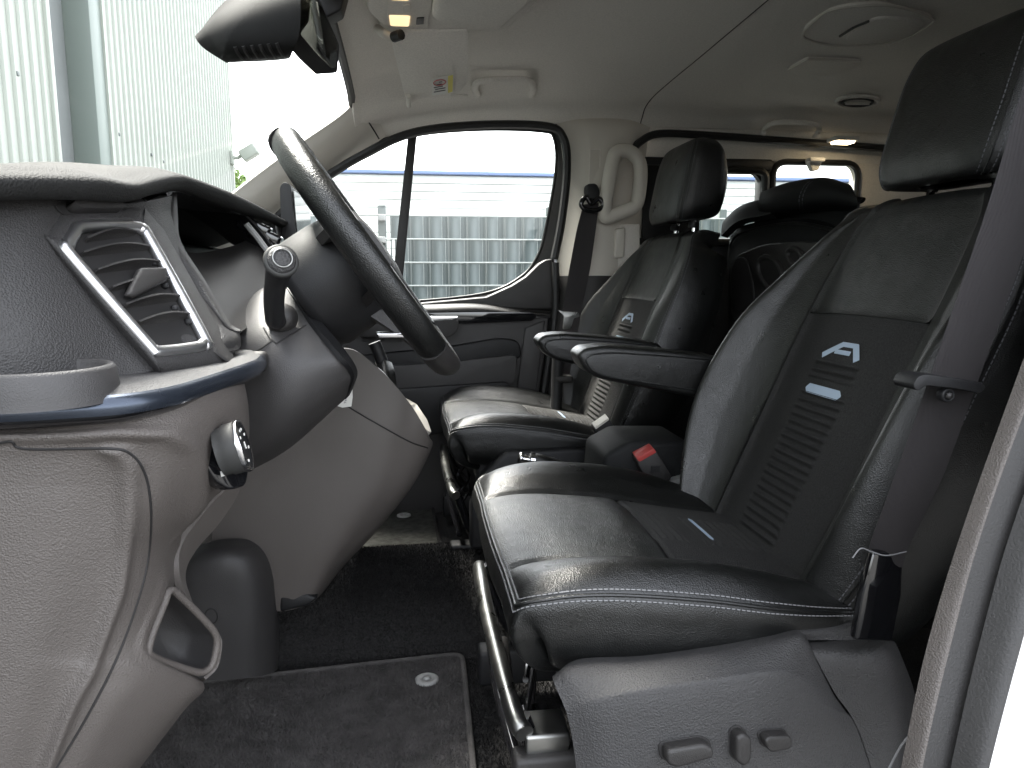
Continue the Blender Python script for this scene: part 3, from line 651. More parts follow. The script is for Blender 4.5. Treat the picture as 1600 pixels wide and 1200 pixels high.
patch('dash_pad', [r0, r1, r2, r3, r4, r5, r6], M['pad'], dash, .004, 150, 60)
# upper fascia carrying the vent
fas = Surf([[P(-90, 312, .60), P(60, 312, .655), P(130, 316, .70), P(200, 318, .755), P(240, 312, .80), P(268, 306, .845)],
     [P(-90, 350, .595), P(50, 350, .64), P(125, 350, .69), P(205, 350, .745), P(245, 345, .79), P(270, 345, .845)],
     [P(-90, 450, .58), P(50, 450, .615), P(150, 450, .665), P(225, 450, .72), P(275, 440, .78), P(306, 436, .83)],
     [P(-90, 540, .57), P(60, 540, .60), P(190, 530, .66), P(270, 520, .70), P(325, 512, .75), P(350, 508, .80)],
     [P(-90, 600, .565), P(60, 600, .595), P(180, 590, .64), P(270, 572, .68), P(335, 556, .73), P(374, 545, .79)]])
def well(s_, v_, G_): return 0 * s_ * v_
G = fas.grid(0, 5, 0, 4, 90, 90)
fo = grid_obj('upper_fascia', G, M['dark'], dash, .012)
BVF = bvh_of(fo)
# raised frame round the vent
vout = [(104, 384), (112, 366), (129, 352), (206, 352), (222, 358), (233, 371), (320, 528), (318, 538), (308, 544), (252, 551), (240, 548), (232, 541), (108, 398)]
vcen = np.array([214, 452.0])
_h = np.array([cast(BVF, a, b, 0) for a, b in vout]); _c0 = _h.mean(0); _n0 = np.linalg.svd(_h - _c0)[2][2]
_n0 = _n0 * np.sign(np.dot(_n0, V(.8, -.35, .45)))
def vplane(px, py, off=0.0): d = ray(px, py); return CAM + d * (np.dot(_c0 + _n0 * off - CAM, _n0) / np.dot(d, _n0))
def vring(k, off):
    r = []
    for a, b in crn([(x, y, 0) for x, y in vout], 72, True)[:, :2]:
        q = vcen + (np.array([a, b]) - vcen) * k; r.append(vplane(q[0], q[1], off))
    return np.array(r)
RI = [vring(1.46, -.010), vring(1.36, -.002), vring(1.26, .004), vring(1.16, .0075), vring(1.07, .008), vring(1.01, .006)]
grid_obj('vent_surround', np.array(RI).transpose(0, 1, 2), M['dark'], dash, 0, closed=True)
fr_ = tube('chrome_frame', vring(.985, .007), .0054, M['satin'], dash, 10, True)
# vent tunnel and louvres
n_v = V(.80, -.35, .45); n_v /= np.linalg.norm(n_v)
a0 = vring(.97, .006)
vb_ = grid_obj('vent_well', np.array([vring(.985, .010), vring(.975, .006), vring(.968, .0025)]), M['smooth'], dash, 0, closed=True)
# black sheet a little proud of the fascia, painting the shade of an open vent
pl_ = vring(.965, .0030); mesh('vent_shade_sheet', list(pl_), [tuple(range(len(pl_)))], M['seam'], dash, False)
lou = [((122, 402), (228, 392)), ((144, 429), (248, 416)), ((167, 456), (266, 442)), ((188, 483), (280, 470)), ((208, 510), (295, 498)), ((128, 380), (205, 369))]
for (a, b), (c, d) in lou:
    pa, pb = vplane(a, b), vplane(c, d)
    rows_ = []
    for t in (0, .25, .5, .75, 1):
        p = pa * (1 - t) + pb * t; bow = .004 * math.sin(math.pi * t)
        e = p + n_v * (.0085 + bow * .6) + V(0, 0, bow); i = p + n_v * .0032 + V(-.003, .001, -.010)
        rows_.append([e, e * .5 + i * .5 + V(.0, 0, .003), i])
    patch('louvre', rows_, M['smooth'], dash, .0018, 8, 20)
for k, (a, b) in enumerate(((232, 414), (252, 450), (267, 485), (288, 506))): rbox('pivot_stud', vplane(a, b) + n_v * .005, (.006, .006, .006), M['black'], dash, .002)
ta = [vplane(a, b) for a, b in ((182, 470), (203, 428), (247, 427), (246, 448), (228, 458), (196, 474))]
prism('vent_tab', [p + n_v * .006 for p in ta], tuple(n_v * .008), M['smooth'], dash, .003)
# slotted tweeter/demist recess above the vent
def castF(a, b):
    p = cast(BVF, a, b, 0); return vplane(a, b) if p is None else p
rq = [castF(a, b) for a, b in ((98, 326), (112, 320), (150, 318), (178, 328), (180, 336), (108, 337))]
prism('demister_lip', rpoly([p + n_v * .002 for p in rq], .006, 4), tuple(n_v * .012), M['smooth'], dash, .004)
prism('demister_recess', rpoly([castF(a, b) + n_v * .0005 for a, b in ((80, 322), (180, 314), (200, 332), (188, 339), (100, 340))], .006, 4), tuple(n_v * .002), M['seam'], dash, .0005)
# instrument binnacle: floor, far cheek, roof, screen
patch('binnacle_floor', [[P(345, 512, .80), P(366, 522, .83), P(400, 500, .92), P(432, 455, 1.05), P(440, 430, 1.14)],
                         [P(306, 445, .82), P(335, 470, .87), P(375, 455, .96), P(415, 425, 1.08), P(425, 405, 1.16)],
                         [P(262, 405, .86), P(300, 430, .92), P(345, 420, 1.0), P(390, 400, 1.1), P(408, 388, 1.17)],
                         [P(215, 385, .90), P(260, 390, .96), P(310, 395, 1.04), P(360, 385, 1.13), P(385, 375, 1.19)]], M['smooth'], dash, .006, 30, 30)
patch('binnacle_cheek', [[P(380, 335, 1.16), P(405, 360, 1.16), P(432, 400, 1.15), P(440, 440, 1.14)],
                         [P(320, 320, 1.20), P(350, 345, 1.20), P(380, 375, 1.19), P(395, 400, 1.18)],
                         [P(250, 310, 1.26), P(290, 330, 1.26), P(330, 355, 1.25), P(360, 380, 1.24)]], M['black'], dash, .004, 20, 20)
patch('binnacle_roof', [[P(262, 308, .845), P(280, 300, .90), P(333, 318, 1.02), P(376, 336, 1.13)],
                        [P(225, 312, .90), P(250, 308, .96), P(300, 318, 1.08), P(345, 332, 1.18)],
                        [P(170, 320, .98), P(210, 316, 1.04), P(260, 322, 1.14), P(310, 330, 1.24)]], M['black'], dash, .004, 20, 20)
rbox('dash_core', (-.47, -.05, .58), (.10, 1.60, .36), M['black'], dash, .01)
mesh('instrument_screen', [V(-.37, -.57, .655), V(-.37, -.22, .655), V(-.40, -.22, .80), V(-.40, -.57, .80)], [(0, 1, 2, 3)], M['softblack'], dash, False)
patch('binnacle_lip', [[P(250, 280, .93), P(250, 332, .86), P(256, 378, .825), P(296, 442, .815), P(345, 508, .80), P(360, 520, .805), P(374, 522, .81)],
                       [P(268, 282, .935), P(270, 335, .86), P(276, 380, .83), P(317, 442, .82), P(352, 503, .80), P(364, 514, .805), P(375, 516, .81)],
                       [P(276, 284, .95), P(278, 338, .88), P(284, 380, .855), P(322, 440, .845), P(355, 498, .83), P(366, 510, .83), P(377, 516, .83)]], M['dark'], dash, .004, 60, 12)
patch('fascia_fin', [[P(318, 535, .75), P(340, 508, .78), P(360, 516, .80), P(374, 520, .81)],
                     [P(325, 552, .745), P(350, 535, .76), P(368, 530, .79), P(376, 528, .81)],
                     [P(330, 562, .745), P(352, 556, .76), P(370, 548, .79), P(377, 540, .82)]], M['dark'], dash, .01, 20, 14)
# centre vents with chrome edges right of the binnacle
for k, (a, b) in enumerate(((392, 352), (408, 366), (420, 382))):
    c = P(a + 6, b + 4, 1.19); rbox('centre_vent', c, (.05, .03, .022), M['gloss'], dash, .004, 3, Matrix.Rotation(R(25), 3, 'Y'))
    tube('chrome_edge', [P(a - 3, b - 6, 1.17), P(a + 12, b + 9, 1.17)], .0035, M['chrome'], dash, 8)
tube('binnacle_edge', [P(385, 350, 1.145), P(403, 372, 1.145), P(420, 395, 1.14), P(428, 404, 1.135)], .0045, M['clip'], dash, 8, n=16)
# passenger half of the fascia (mostly hidden)
patch('passenger_fascia', [[P(430, 352, 1.30), P(470, 374, 1.7), P(486, 384, 2.05)], [P(440, 420, 1.28), P(480, 425, 1.68), P(492, 430, 2.05)], [P(470, 520, 1.30), P(510, 500, 1.68), P(520, 490, 2.05)], [P(430, 640, 1.34), P(470, 600, 1.7), P(500, 580, 2.05)]], M['dark'], dash, .01, 20, 20)
# ledge, trim strip and cup holder
plan = [(-.42, .545), (-.30, .545), (-.25, .552), (-.21, .567), (-.188, .60), (-.178, .645), (-.168, .71), (-.160, .78), (-.163, .83)]
pc = crn([(a, b, 0) for a, b in plan], 60)
zl_ = .614
led = [[V(a, b - 1.4, zl_) for a, b, _ in pc], [V(a - .012, b - 1.4 + .012, zl_ + .004) for a, b, _ in pc], [V(a - .05, b - 1.4 + .05, zl_ + .004) for a, b, _ in pc], [V(a - .11, b - 1.4 + .10, zl_ + .006) for a, b, _ in pc]]
grid_obj('ledge', np.array(led), M['grey'], dash, 0)
sec = [(0, 0), (.004, -.003), (.006, -.010), (.003, -.017), (-.006, -.022), (-.02, -.023)]
t_, N_, B_ = frames(pc)
tr = []
for (dx, dz) in sec:
    row = []
    for p, tt in zip(pc, t_):
        nn = np.array([tt[1], -tt[0], 0]); row.append(V(p[0] + nn[0] * dx, p[1] - 1.4 + nn[1] * dx, zl_ + dz))
    tr.append(row)
tr = np.array(tr)
grid_obj('trim_strip', Surf(tr).grid(0, 59, 0, 2.6, 100, 12), M['bluemetal'], dash, 0)
grid_obj('strip_underside', Surf(tr).grid(0, 59, 2.6, 5, 100, 10), M['gloss'], dash, 0)
rbox('strip_end_cap', V(-.172, .83 - 1.4 + .008, zl_ - .008), (.03, .02, .022), M['smooth'], dash, .006)
cupc = P(58, 592, .575); cupc = V(cupc[0], cupc[1], zl_ + .001)
cup = tag(link(bpy.data.meshes.new('x'), 'x', None), None) if False else None
ang = np.linspace(0, 2 * math.pi, 64, endpoint=False)
prof = [(.030, .002), (.043, .003), (.0450, .017), (.0465, .0195), (.050, .0195), (.0518, .017), (.0535, .002), (.055, -.006)]
Gc = np.array([[V(cupc[0] + r_ * math.cos(t), cupc[1] + r_ * math.sin(t), cupc[2] + z_) for t in ang] for r_, z_ in prof])
grid_obj('cup_holder', Gc, M['cover'], dash, 0, closed=True)
mesh('cup_shade_disc', [V(cupc[0] + .044 * math.cos(t), cupc[1] + .044 * math.sin(t), cupc[2] + .004) for t in ang], [tuple(range(64))], M['black'], dash)  # black disc stands in for the shade down inside the shallow cup
# greige lower panel, folding round the end of the dash
low = Surf([
    [P(-110, 668, .560), P(60, 664, .565), P(180, 652, .575), P(280, 634, .61), P(340, 608, .67), P(376, 588, .75), P(380, 588, .84)],
    [P(-110, 690, .552), P(60, 688, .556), P(180, 680, .568), P(280, 668, .60), P(345, 650, .66), P(385, 638, .735), P(388, 640, .84)],
    [P(-110, 722, .551), P(60, 720, .556), P(178, 718, .572), P(270, 715, .60), P(338, 715, .66), P(384, 700, .735), P(386, 690, .84)],
    [P(-110, 790, .55), P(60, 790, .555), P(165, 790, .575), P(245, 785, .598), P(305, 785, .655), P(362, 752, .735), P(366, 745, .84)],
    [P(-110, 860, .55), P(50, 860, .555), P(150, 860, .575), P(215, 855, .60), P(258, 848, .645), P(275, 832, .69), P(300, 815, .80)],
    [P(-110, 925, .55), P(40, 925, .555), P(135, 925, .575), P(195, 925, .595), P(238, 925, .625), P(264, 922, .66), P(285, 905, .78)],
    [P(-110, 1015, .55), P(30, 1015, .555), P(110, 1015, .575), P(165, 1015, .59), P(205, 1015, .605), P(232, 1014, .622), P(236, 1014, .68)],
    [P(-110, 1052, .55), P(25, 1052, .555), P(100, 1052, .572), P(160, 1054, .588), P(225, 1058, .61), P(300, 1066, .665), P(318, 1068, .70)],
    [P(-110, 1120, .55), P(10, 1120, .555), P(75, 1120, .57), P(130, 1120, .583), P(185, 1122, .60), P(262, 1124, .655), P(280, 1120, .72)],
    [P(-110, 1300, .55), P(-30, 1300, .555), P(20, 1300, .57), P(60, 1300, .58), P(90, 1300, .60), P(120, 1300, .64), P(150, 1290, .74)]])
def pdist(s_, v_, pl):
    d = np.full(np.broadcast(s_, v_).shape, 9.0)
    for (a0, b0), (a1, b1) in zip(pl[:-1], pl[1:]):
        ex, ey = a1 - a0, b1 - b0; t = np.clip(((s_ - a0) * ex + (v_ - b0) * ey) / (ex * ex + ey * ey), 0, 1); d = np.minimum(d, np.hypot(s_ - a0 - t * ex, v_ - b0 - t * ey))
    return d
roll = [(-1, .85), (2, .9), (2.8, 1.2), (3.35, 1.8), (3.9, 2.6), (4.25, 3.3), (4.7, 3.9), (5.2, 4.2)]
crease = [(2.0, 1.7), (2.25, 2.2), (2.42, 3), (2.62, 4), (2.78, 5), (2.74, 6), (2.62, 7), (2.52, 8), (2.4, 9)]
gapl = [(-1, 1.15), (.2, 1.25), (1, 1.32), (2, 1.42), (2.35, 1.6), (2.65, 2.2), (2.9, 3), (3.12, 4), (3.28, 5)]
sgl = -1.0 if np.dot(low.at(2, 4, .01) - low.at(2, 4, 0), V(.5, -.85, 0)) < 0 else 1.0
def lowd(s_, v_, G_):
    return sgl * (.0055 * np.exp(-(pdist(s_, v_, roll) / .26) ** 2) + .0070 * np.exp(-(pdist(s_, v_, crease) / .22) ** 2) - .0035 * np.exp(-((s_ - 1.2) / 1.1) ** 2) * np.clip(v_ - 1.6, 0, 1))
lo = grid_obj('lower_panel', low.grid(0, 6, 0, 9, 180, 220, lowd), M['greige'], dash, .006)
BVD = bvh_of(lo)
gp = lie(BVD, [(-60, 700), (0, 692), (18, 690), (28, 699), (60, 702), (170, 701), (205, 710), (226, 740), (235, 785), (235, 840), (226, 900), (205, 970), (175, 1045), (130, 1130), (75, 1220)], 140, .0)
tube('access_panel_gap', gp, .0011, M['seam'], lo, 6)
# light switch: black bezel, ring knob
ls = thing('light_switch', 'rotary headlamp switch knob with silver rim on black bezel beside the steering column', 'switch', tuple(P(340, 715, .66)))
bz = [(317, 690), (325, 672), (338, 660), (350, 662), (356, 690), (352, 740), (340, 764), (330, 769), (326, 752)]
hb_ = [cast(BVD, a, b, .001) for a, b in bz]
hb_ = [h for h in hb_ if h is not None]
ns_ = V(.75, -.62, .22); ns_ /= np.linalg.norm(ns_)
hc_ = np.mean(hb_, axis=0); hb_ = [h - ns_ * np.dot(h - hc_, ns_) for h in hb_]
prism('bezel', rpoly([h - ns_ * .008 for h in hb_], .005, 3), tuple(ns_ * .019), M['gloss'], ls, .002)
kc = cast(BVD, 336, 708, 0) + ns_ * .006
ax = V(.95, .10, .24); ax /= np.linalg.norm(ax)
e1 = np.cross(ax, V(0, 0, 1)); e1 /= np.linalg.norm(e1); e2 = np.cross(e1, ax)
def lathe(name, c, axis, prof, m, par, n=48):
    axis = np.asarray(axis) / np.linalg.norm(axis); h = V(0, 0, 1) if abs(axis[2]) < .9 else V(1, 0, 0)
    a = np.cross(axis, h); a /= np.linalg.norm(a); b = np.cross(a, axis)
    G = np.array([[c + axis * z + (a * math.cos(t) + b * math.sin(t)) * max(r, 1e-5) for t in np.linspace(0, 2 * math.pi, n, endpoint=False)] for r, z in prof])
    return grid_obj(name, G, m, par, 0, closed=True)
kn = lathe('knob', kc, ax, [(.021, .0), (.021, .006), (.0225, .008), (.0225, .016), (.023, .018)], M['knob'], ls)
lathe('silver_rim', kc, ax, [(.0228, .0175), (.0236, .020), (.0230, .0228), (.0205, .0225)], M['chrome'], ls)
lathe('knob_face', kc, ax, [(.0206, .0222), (.019, .0215), (.0, .0215)], M['black'], ls)
for k, t in enumerate((40, 75, 110, 150, 200, 300)):
    c = kc + ax * .0222 + (e1 * math.cos(R(t)) + e2 * math.sin(R(t))) * .0145
    rbox('dial_mark', c, (.0008, .0028, .002), M['label'], kn, 0, 1, basis(Vector(ax), Vector(e1), Vector(e2)))
rbox('dial_mark', kc + ax * .0222, (.0008, .002, .006), M['label'], kn, 0, 1, basis(Vector(ax), Vector(e1), Vector(e2)))
for a, b in ((326, 714), (332, 742)):
    h = cast(BVD, a, b, 0); h = h - ns_ * np.dot(h - hc_, ns_); rbox('symbol', h + ns_ * .0112, (.001, .0035, .005), M['label'], ls, 0, 1, basis(Vector(ns_), Vector(np.cross(ns_, [0, 0, 1])).normalized(), Vector((0, 0, 1))))
# door-side pocket
po = [(266, 922), (284, 934), (322, 972), (336, 990), (339, 1006), (333, 1035), (322, 1048), (306, 1050), (262, 1036), (236, 1024), (232, 1014), (240, 985), (256, 945)]
pd_ = lambda a: float(np.interp(a, [232, 265, 340], [.622, .650, .70]))
rim = [P(a, b, pd_(a)) for a, b in po]
pocket_r = tube('pocket_rim', rim, .0034, M['greige'], dash, 10, True, n=90)
rc = crn(rim, 90, True); cc = rc.mean(0)
Gp = np.array([rc, rc + V(-.012, .012, -.002), cc + (rc - cc) * .95 + V(-.026, .022, -.004), cc + (rc - cc) * .8 + V(-.034, .03, -.006), cc + (rc - cc) * .05 + V(-.036, .032, -.006)])
grid_obj('pocket_well', Gp, M['cover'], dash, 0, closed=True)
patch('pocket_outside', [[P(336, 990, .70), P(342, 1006, .70), P(336, 1040, .70), P(318, 1058, .69)], [P(330, 975, .76), P(338, 1000, .77), P(330, 1045, .77), P(300, 1075, .76)]], M['greige'], dash, .003, 16, 10)
# return of the lower panel behind the switch (thin greige flange going down to the pocket)
patch('inner_flange', [[P(386, 640, .745), P(384, 700, .745), P(362, 752, .745), P(320, 800, .72), P(285, 850, .70), P(280, 890, .69), P(290, 930, .70)],
                       [P(384, 650, .80), P(384, 715, .80), P(375, 765, .80), P(345, 815, .78), P(305, 862, .76), P(290, 900, .74), P(302, 945, .74)]], M['greige2'], dash, .006, 50, 10)

# ================================================================= STEERING COLUMN, WHEEL, STALK
colm = thing('steering_column', 'smooth dark grey steering column shroud below the instrument hood', 'steering column', tuple(P(450, 600, .95)))
sh = patch('column_shroud', [
    [P(352, 505, 1.02), P(400, 455, 1.05), P(436, 440, 1.06)],
    [P(358, 505, .93), P(405, 460, .95), P(448, 452, .96)],
    [P(362, 530, .875), P(420, 505, .87), P(478, 496, .885)],
    [P(380, 580, .85), P(450, 560, .835), P(528, 556, .85)],
    [P(382, 650, .85), P(455, 625, .835), P(549, 584, .865)],
    [P(376, 715, .88), P(452, 672, .865), P(545, 606, .895)],
    [P(372, 738, .93), P(450, 695, .92), P(540, 622, .94)],
    [P(372, 745, 1.03), P(450, 702, 1.03), P(532, 630, 1.03)]], M['cover'], colm, .006, 50, 70)
BVS = bvh_of(sh)
q = [x + V(0, .0, 0) for x in lie(BVS, [(404, 548), (425, 532), (452, 552), (478, 535), (484, 528)], 40, .0)]
tube('shroud_split', [x for x in lie(BVS, [(395, 552), (410, 543), (424, 533)], 14, 0)], .0011, M['seam'], sh, 6)
for a, b in (((424, 530), (432, 537)), ((432, 537), (478, 508)), ((424, 533), (412, 512))):
    z = lie(BVS, [a, b], 12, 0)
    if len(z) > 2: tube('shroud_split', z, .0011, M['seam'], sh, 6)
patch('shroud_collar', [[P(448, 450, .955), P(480, 494, .878), P(530, 552, .842), P(552, 582, .858), P(548, 606, .89), P(540, 624, .94)],
                        [P(456, 444, .96), P(490, 488, .89), P(538, 545, .86), P(558, 578, .875), P(554, 600, .90), P(546, 618, .95)]], M['black'], colm, .006, 40, 6)
# stalk
stk = thing('indicator_stalk', 'black indicator stalk with silver ringed end button on the steering column', 'stalk', tuple(P(435, 505, .85)))
lathe('ball_socket', P(438, 496, .862), V(-.2, -1, .2), [(.017, -.010), (.017, .003), (.014, .008), (.008, .011), (0, .012)], M['smooth'], stk)
tube('stalk_arm', [P(436, 502, .85), P(430, 497, .82), P(428, 470, .79), P(431, 440, .765), P(437, 418, .745), P(440, 404, .735)], [.008, .0105, .0105, .0108, .0132, .0125], M['black'], stk, 16, n=40)
bc = P(439, 408, .728); bax = CAM - bc + V(.15, 0, .28); bax /= np.linalg.norm(bax)
lathe('silver_ring', bc, bax, [(.0155, -.004), (.0165, 0), (.0155, .003), (.0135, .0035)], M['knob'], stk)
lathe('end_button', bc, bax, [(.0140, -.002), (.0132, .004), (.0105, .0075), (.0, .0085)], M['grey'], stk)
lathe('button_ring', bc, bax, [(.0100, .0072), (.0096, .0095), (.0085, .0097), (.0080, .008)], M['steel'], stk)

wh = thing('steering_wheel', 'black leather steering wheel seen almost edge on', 'steering wheel', tuple(P(565, 401, .95)))
WC = P(565, 401, .95); Wt, Wb = P(450, 224, .95), P(696, 566, .95)
WC = (Wt + Wb) / 2; e_up = (Wt - Wb) / np.linalg.norm(Wt - Wb); e_ax = np.cross(e_up, V(0, 1, 0)); e_ax *= np.sign(e_ax[0]); e_y = V(0, 1, 0)
WR = np.linalg.norm(Wt - Wb) / 2
def wp(r, t, h): return WC + e_up * (r * math.cos(t)) + e_y * (r * math.sin(t)) + e_ax * h
sect = [(1.12 * math.cos(a), .92 * math.sin(a)) for a in np.linspace(0, 2 * math.pi, 18, endpoint=False)]
def arc(name, t0, t1, r, m): return tube(name, [wp(WR, R(t), 0) for t in np.linspace(t0, t1, 70)], r, m, wh, sect=sect)
arc('rim', -140, -22, .0168, M['leather']); arc('rim', 22, 140, .0168, M['leather'])
arc('rim_grip', -21.6, 21.6, .0171, M['smooth']); arc('rim_grip', 140.4, 219.6, .0171, M['smooth'])
for t in (-22, 22, 140, -140): tube('rim_joint', [wp(WR + .0176 * math.cos(a) * 1.0, R(t), .0176 * math.sin(a)) for a in np.linspace(0, 2 * math.pi, 24, endpoint=False)], .0009, M['seam'], wh, 6, True)
# hub shell behind the rim plane
hubp = [(.000, .020), (.052, .020), (.064, .014), (.070, .002), (.074, -.030), (.075, -.070), (.070, -.082), (.0, -.085)]
Gh = np.array([[WC + e_up * (r_ * .98 * math.cos(t)) + e_y * (r_ * 1.12 * math.sin(t)) + e_ax * (h - .012) for t in np.linspace(0, 2 * math.pi, 56, endpoint=False)] for r_, h in hubp])
grid_obj('hub_shell', Gh, M['black'], wh, 0, closed=True)
lathe('airbag_cover', WC + e_ax * .004, e_ax, [(.066, -.002), (.064, .007), (.055, .013), (.03, .018), (0, .019)], M['smooth'], wh)
def spoke(t, w0, w1, m, h0=-.045, h1=0.0):
    rows_ = []
    for u in np.linspace(0, 1, 6):
        r_ = .02 + u * (WR - .02); wdt = w0 * (1 - u) + w1 * u; h = h0 * (1 - u) ** 1.5 + h1
        c = wp(r_, t, h); tg = -e_up * math.sin(t) + e_y * math.cos(t)
        rows_.append([c - tg * wdt - e_ax * .012, c - tg * wdt * .8 + e_ax * .006, c + e_ax * .010, c + tg * wdt * .8 + e_ax * .006, c + tg * wdt - e_ax * .012])
    return patch('spoke', rows_, m, wh, .012, 20, 16)
spoke(R(-90), .040, .032, M['smooth']); spoke(R(90), .040, .032, M['smooth']); sp_ = spoke(R(180), .050, .034, M['smooth'])
prism('spoke_accent', [P(a, b, .90) for a, b in ((586, 520), (640, 519), (640, 528), (592, 529))], (0, .02, 0), M['chrome'], wh, .002)

# floating centre screen seen edge on
scn = thing('centre_screen', 'slim black centre touchscreen on the dash seen edge on', 'screen', tuple(P(450, 390, 1.38)))
prism('screen_housing', rpoly([P(a, b, 1.36) for a, b in ((437, 292), (443, 284), (454, 288), (458, 330), (466, 405), (446, 412), (440, 370))], .006, 4), (0, .22, 0), M['black'], scn, .004)
prism('screen_glass', [P(a, b, 1.37) for a, b in ((458.5, 298), (466.5, 400), (467.5, 400), (459.5, 298))], (0, .20, 0), M['gloss'], scn)

# ================================================================= CENTRE CONSOLE
con = thing('centre_console', 'large greige centre console panel leaning down to the floor', 'console', tuple(P(500, 900, 1.3)))
cg = [[P(400, 600, 1.22), P(530, 545, 1.24), P(590, 575, 1.25), P(640, 630, 1.26), P(671, 682, 1.30), P(660, 668, 1.5), P(640, 640, 1.72)],
      [P(370, 700, 1.22), P(480, 660, 1.235), P(565, 665, 1.235), P(625, 682, 1.25), P(673, 700, 1.31), P(662, 690, 1.5), P(642, 668, 1.72)],
      [P(340, 780, 1.23), P(450, 760, 1.235), P(535, 760, 1.235), P(600, 762, 1.25), P(642, 762, 1.32), P(640, 740, 1.5), P(628, 715, 1.72)],
      [P(330, 850, 1.24), P(435, 850, 1.24), P(500, 850, 1.24), P(548, 842, 1.26), P(588, 830, 1.34), P(600, 790, 1.5), P(600, 755, 1.72)],
      [P(330, 900, 1.25), P(432, 905, 1.25), P(478, 905, 1.25), P(512, 898, 1.27), P(548, 872, 1.36), P(575, 820, 1.5), P(580, 780, 1.72)],
      [P(330, 950, 1.26), P(430, 955, 1.26), P(465, 950, 1.26), P(492, 938, 1.28), P(522, 902, 1.38), P(552, 845, 1.5), P(560, 800, 1.72)]]
co = patch('console_side', cg, M['greige2'], con, .008, 90, 80)
BVC = bvh_of(co)
z = lie(BVC, [(520, 620), (560, 645), (600, 668), (640, 690), (668, 700)], 40, 0)
tube('panel_gap', z, .0014, M['seam'], co, 6)
prism('console_foot', [P(a, b, 1.255) for a, b in ((436, 930), (480, 928), (497, 936), (480, 948), (437, 958))], (0, .1, 0), M['black'], con, .006)
# upper deck with chrome edge and silver tray
patch('upper_deck', [[P(556, 558, 1.28), P(575, 570, 1.28), P(602, 600, 1.285), P(622, 632, 1.29)], [P(572, 562, 1.28), P(590, 575, 1.28), P(616, 604, 1.29), P(625, 618, 1.30)], [P(580, 566, 1.34), P(600, 582, 1.34), P(618, 605, 1.34), P(626, 618, 1.34)]], M['smooth'], con, .006, 24, 12)
tube('chrome_edge', [P(573, 565, 1.275), P(592, 582, 1.275), P(612, 606, 1.28), P(626, 622, 1.29)], .0030, M['chrome'], con, 8, n=20)
tray = prism('tray', rpoly([P(a, b, d) for a, b, d in ((622, 640, 1.285), (628, 625, 1.30), (648, 636, 1.40), (664, 660, 1.36), (671, 680, 1.315), (666, 678, 1.30))], .006, 4), (0.004, -.004, .006), M['trim'], con, .002)
for k in range(3): tube('tray_rib', [P(629 + 4 * k, 630 + 5 * k, 1.285), P(640 + 4 * k, 640 + 7 * k, 1.28)], .0014, M['liner'], con, 6)
gs = thing('gear_lever', 'dark gear lever boot between the console and the passenger door', 'gear lever', tuple(P(605, 590, 1.42)))
patch('boot', [[P(585, 560, 1.44), P(600, 562, 1.42), P(612, 566, 1.44)], [P(588, 575, 1.42), P(603, 580, 1.40), P(617, 582, 1.42)], [P(590, 596, 1.42), P(606, 604, 1.38), P(620, 606, 1.42)]], M['leather'], gs, .01, 14, 14)
tube('lever', [P(604, 585, 1.43), P(592, 552, 1.43), P(585, 535, 1.43)], .012, M['black'], gs, 10, n=10)
# sticker with a telephone number
sk_ = thing('price_sticker', 'small white sticker with printed telephone number on the console side', 'sticker', tuple(P(535, 620, 1.23)))
sv = [cast(BVC, a, b, .002) for a, b in ((519, 632), (531, 610), (546, 588), (550, 596), (551, 620), (549, 635), (535, 637))]
mesh('sticker_sheet', sv + [p + V(.0002, -.0008, .0002) for p in sv], [tuple(range(7)), tuple(range(13, 6, -1))] + [(i, (i + 1) % 7, 7 + (i + 1) % 7, 7 + i) for i in range(7)], M['label'], sk_, False)
tx = bpy.data.curves.new('print', 'FONT'); tx.body = 'Tel. 05485 / 9'; tx.size = .012; to = bpy.data.objects.new('tmp', tx); COL.objects.link(to)
bpy.context.view_layer.update(); dg = bpy.context.evaluated_depsgraph_get(); tme = bpy.data.meshes.new_from_object(to.evaluated_get(dg)); bpy.data.objects.remove(to)
ta_, tb_ = cast(BVC, 541, 631, .004), cast(BVC, 543, 596, .004); ux = (tb_ - ta_) / np.linalg.norm(tb_ - ta_); uz = np.cross(ux, V(0, 1, 0)); uz = -uz if uz[0] > 0 else uz; 
sc_ = np.linalg.norm(tb_ - ta_) / max(v.co.x for v in tme.vertices)
for v in tme.vertices: p = ta_ + ux * v.co.x * sc_ + uz * v.co.y * sc_ * .8; v.co = p
tme.materials.clear(); link(tme, 'print', M['ink'], sk_)
# pedal-side cover
pc_ = thing('footwell_cover', 'dark grey arched footwell cover standing on the carpet beside the console', 'cover', tuple(P(360, 1050, 1.25)))
patch('cover_shell', [
    [P(262, 905, 1.22), P(292, 862, 1.22), P(350, 842, 1.22), P(405, 850, 1.25), P(428, 895, 1.27), P(434, 960, 1.30)],
    [P(268, 930, 1.165), P(296, 885, 1.155), P(350, 870, 1.15), P(398, 878, 1.17), P(424, 905, 1.23), P(434, 965, 1.29)],
    [P(272, 985, 1.17), P(300, 960, 1.15), P(350, 955, 1.15), P(398, 955, 1.165), P(427, 960, 1.22), P(436, 975, 1.28)],
    [P(272, 1062, 1.18), P(300, 1063, 1.17), P(350, 1062, 1.17), P(396, 1058, 1.185), P(428, 1050, 1.235), P(436, 1040, 1.29)]], M['cover'], pc_, .008, 50, 50)
bvp = bvh_of(pc_.children[0])
tube('plug_ring', [cast(bvp, 330 + 10 * math.cos(t), 963 + 12 * math.sin(t), .0) for t in np.linspace(0, 2 * math.pi, 24, endpoint=False)], .0012, M['seam'], pc_, 6, True)

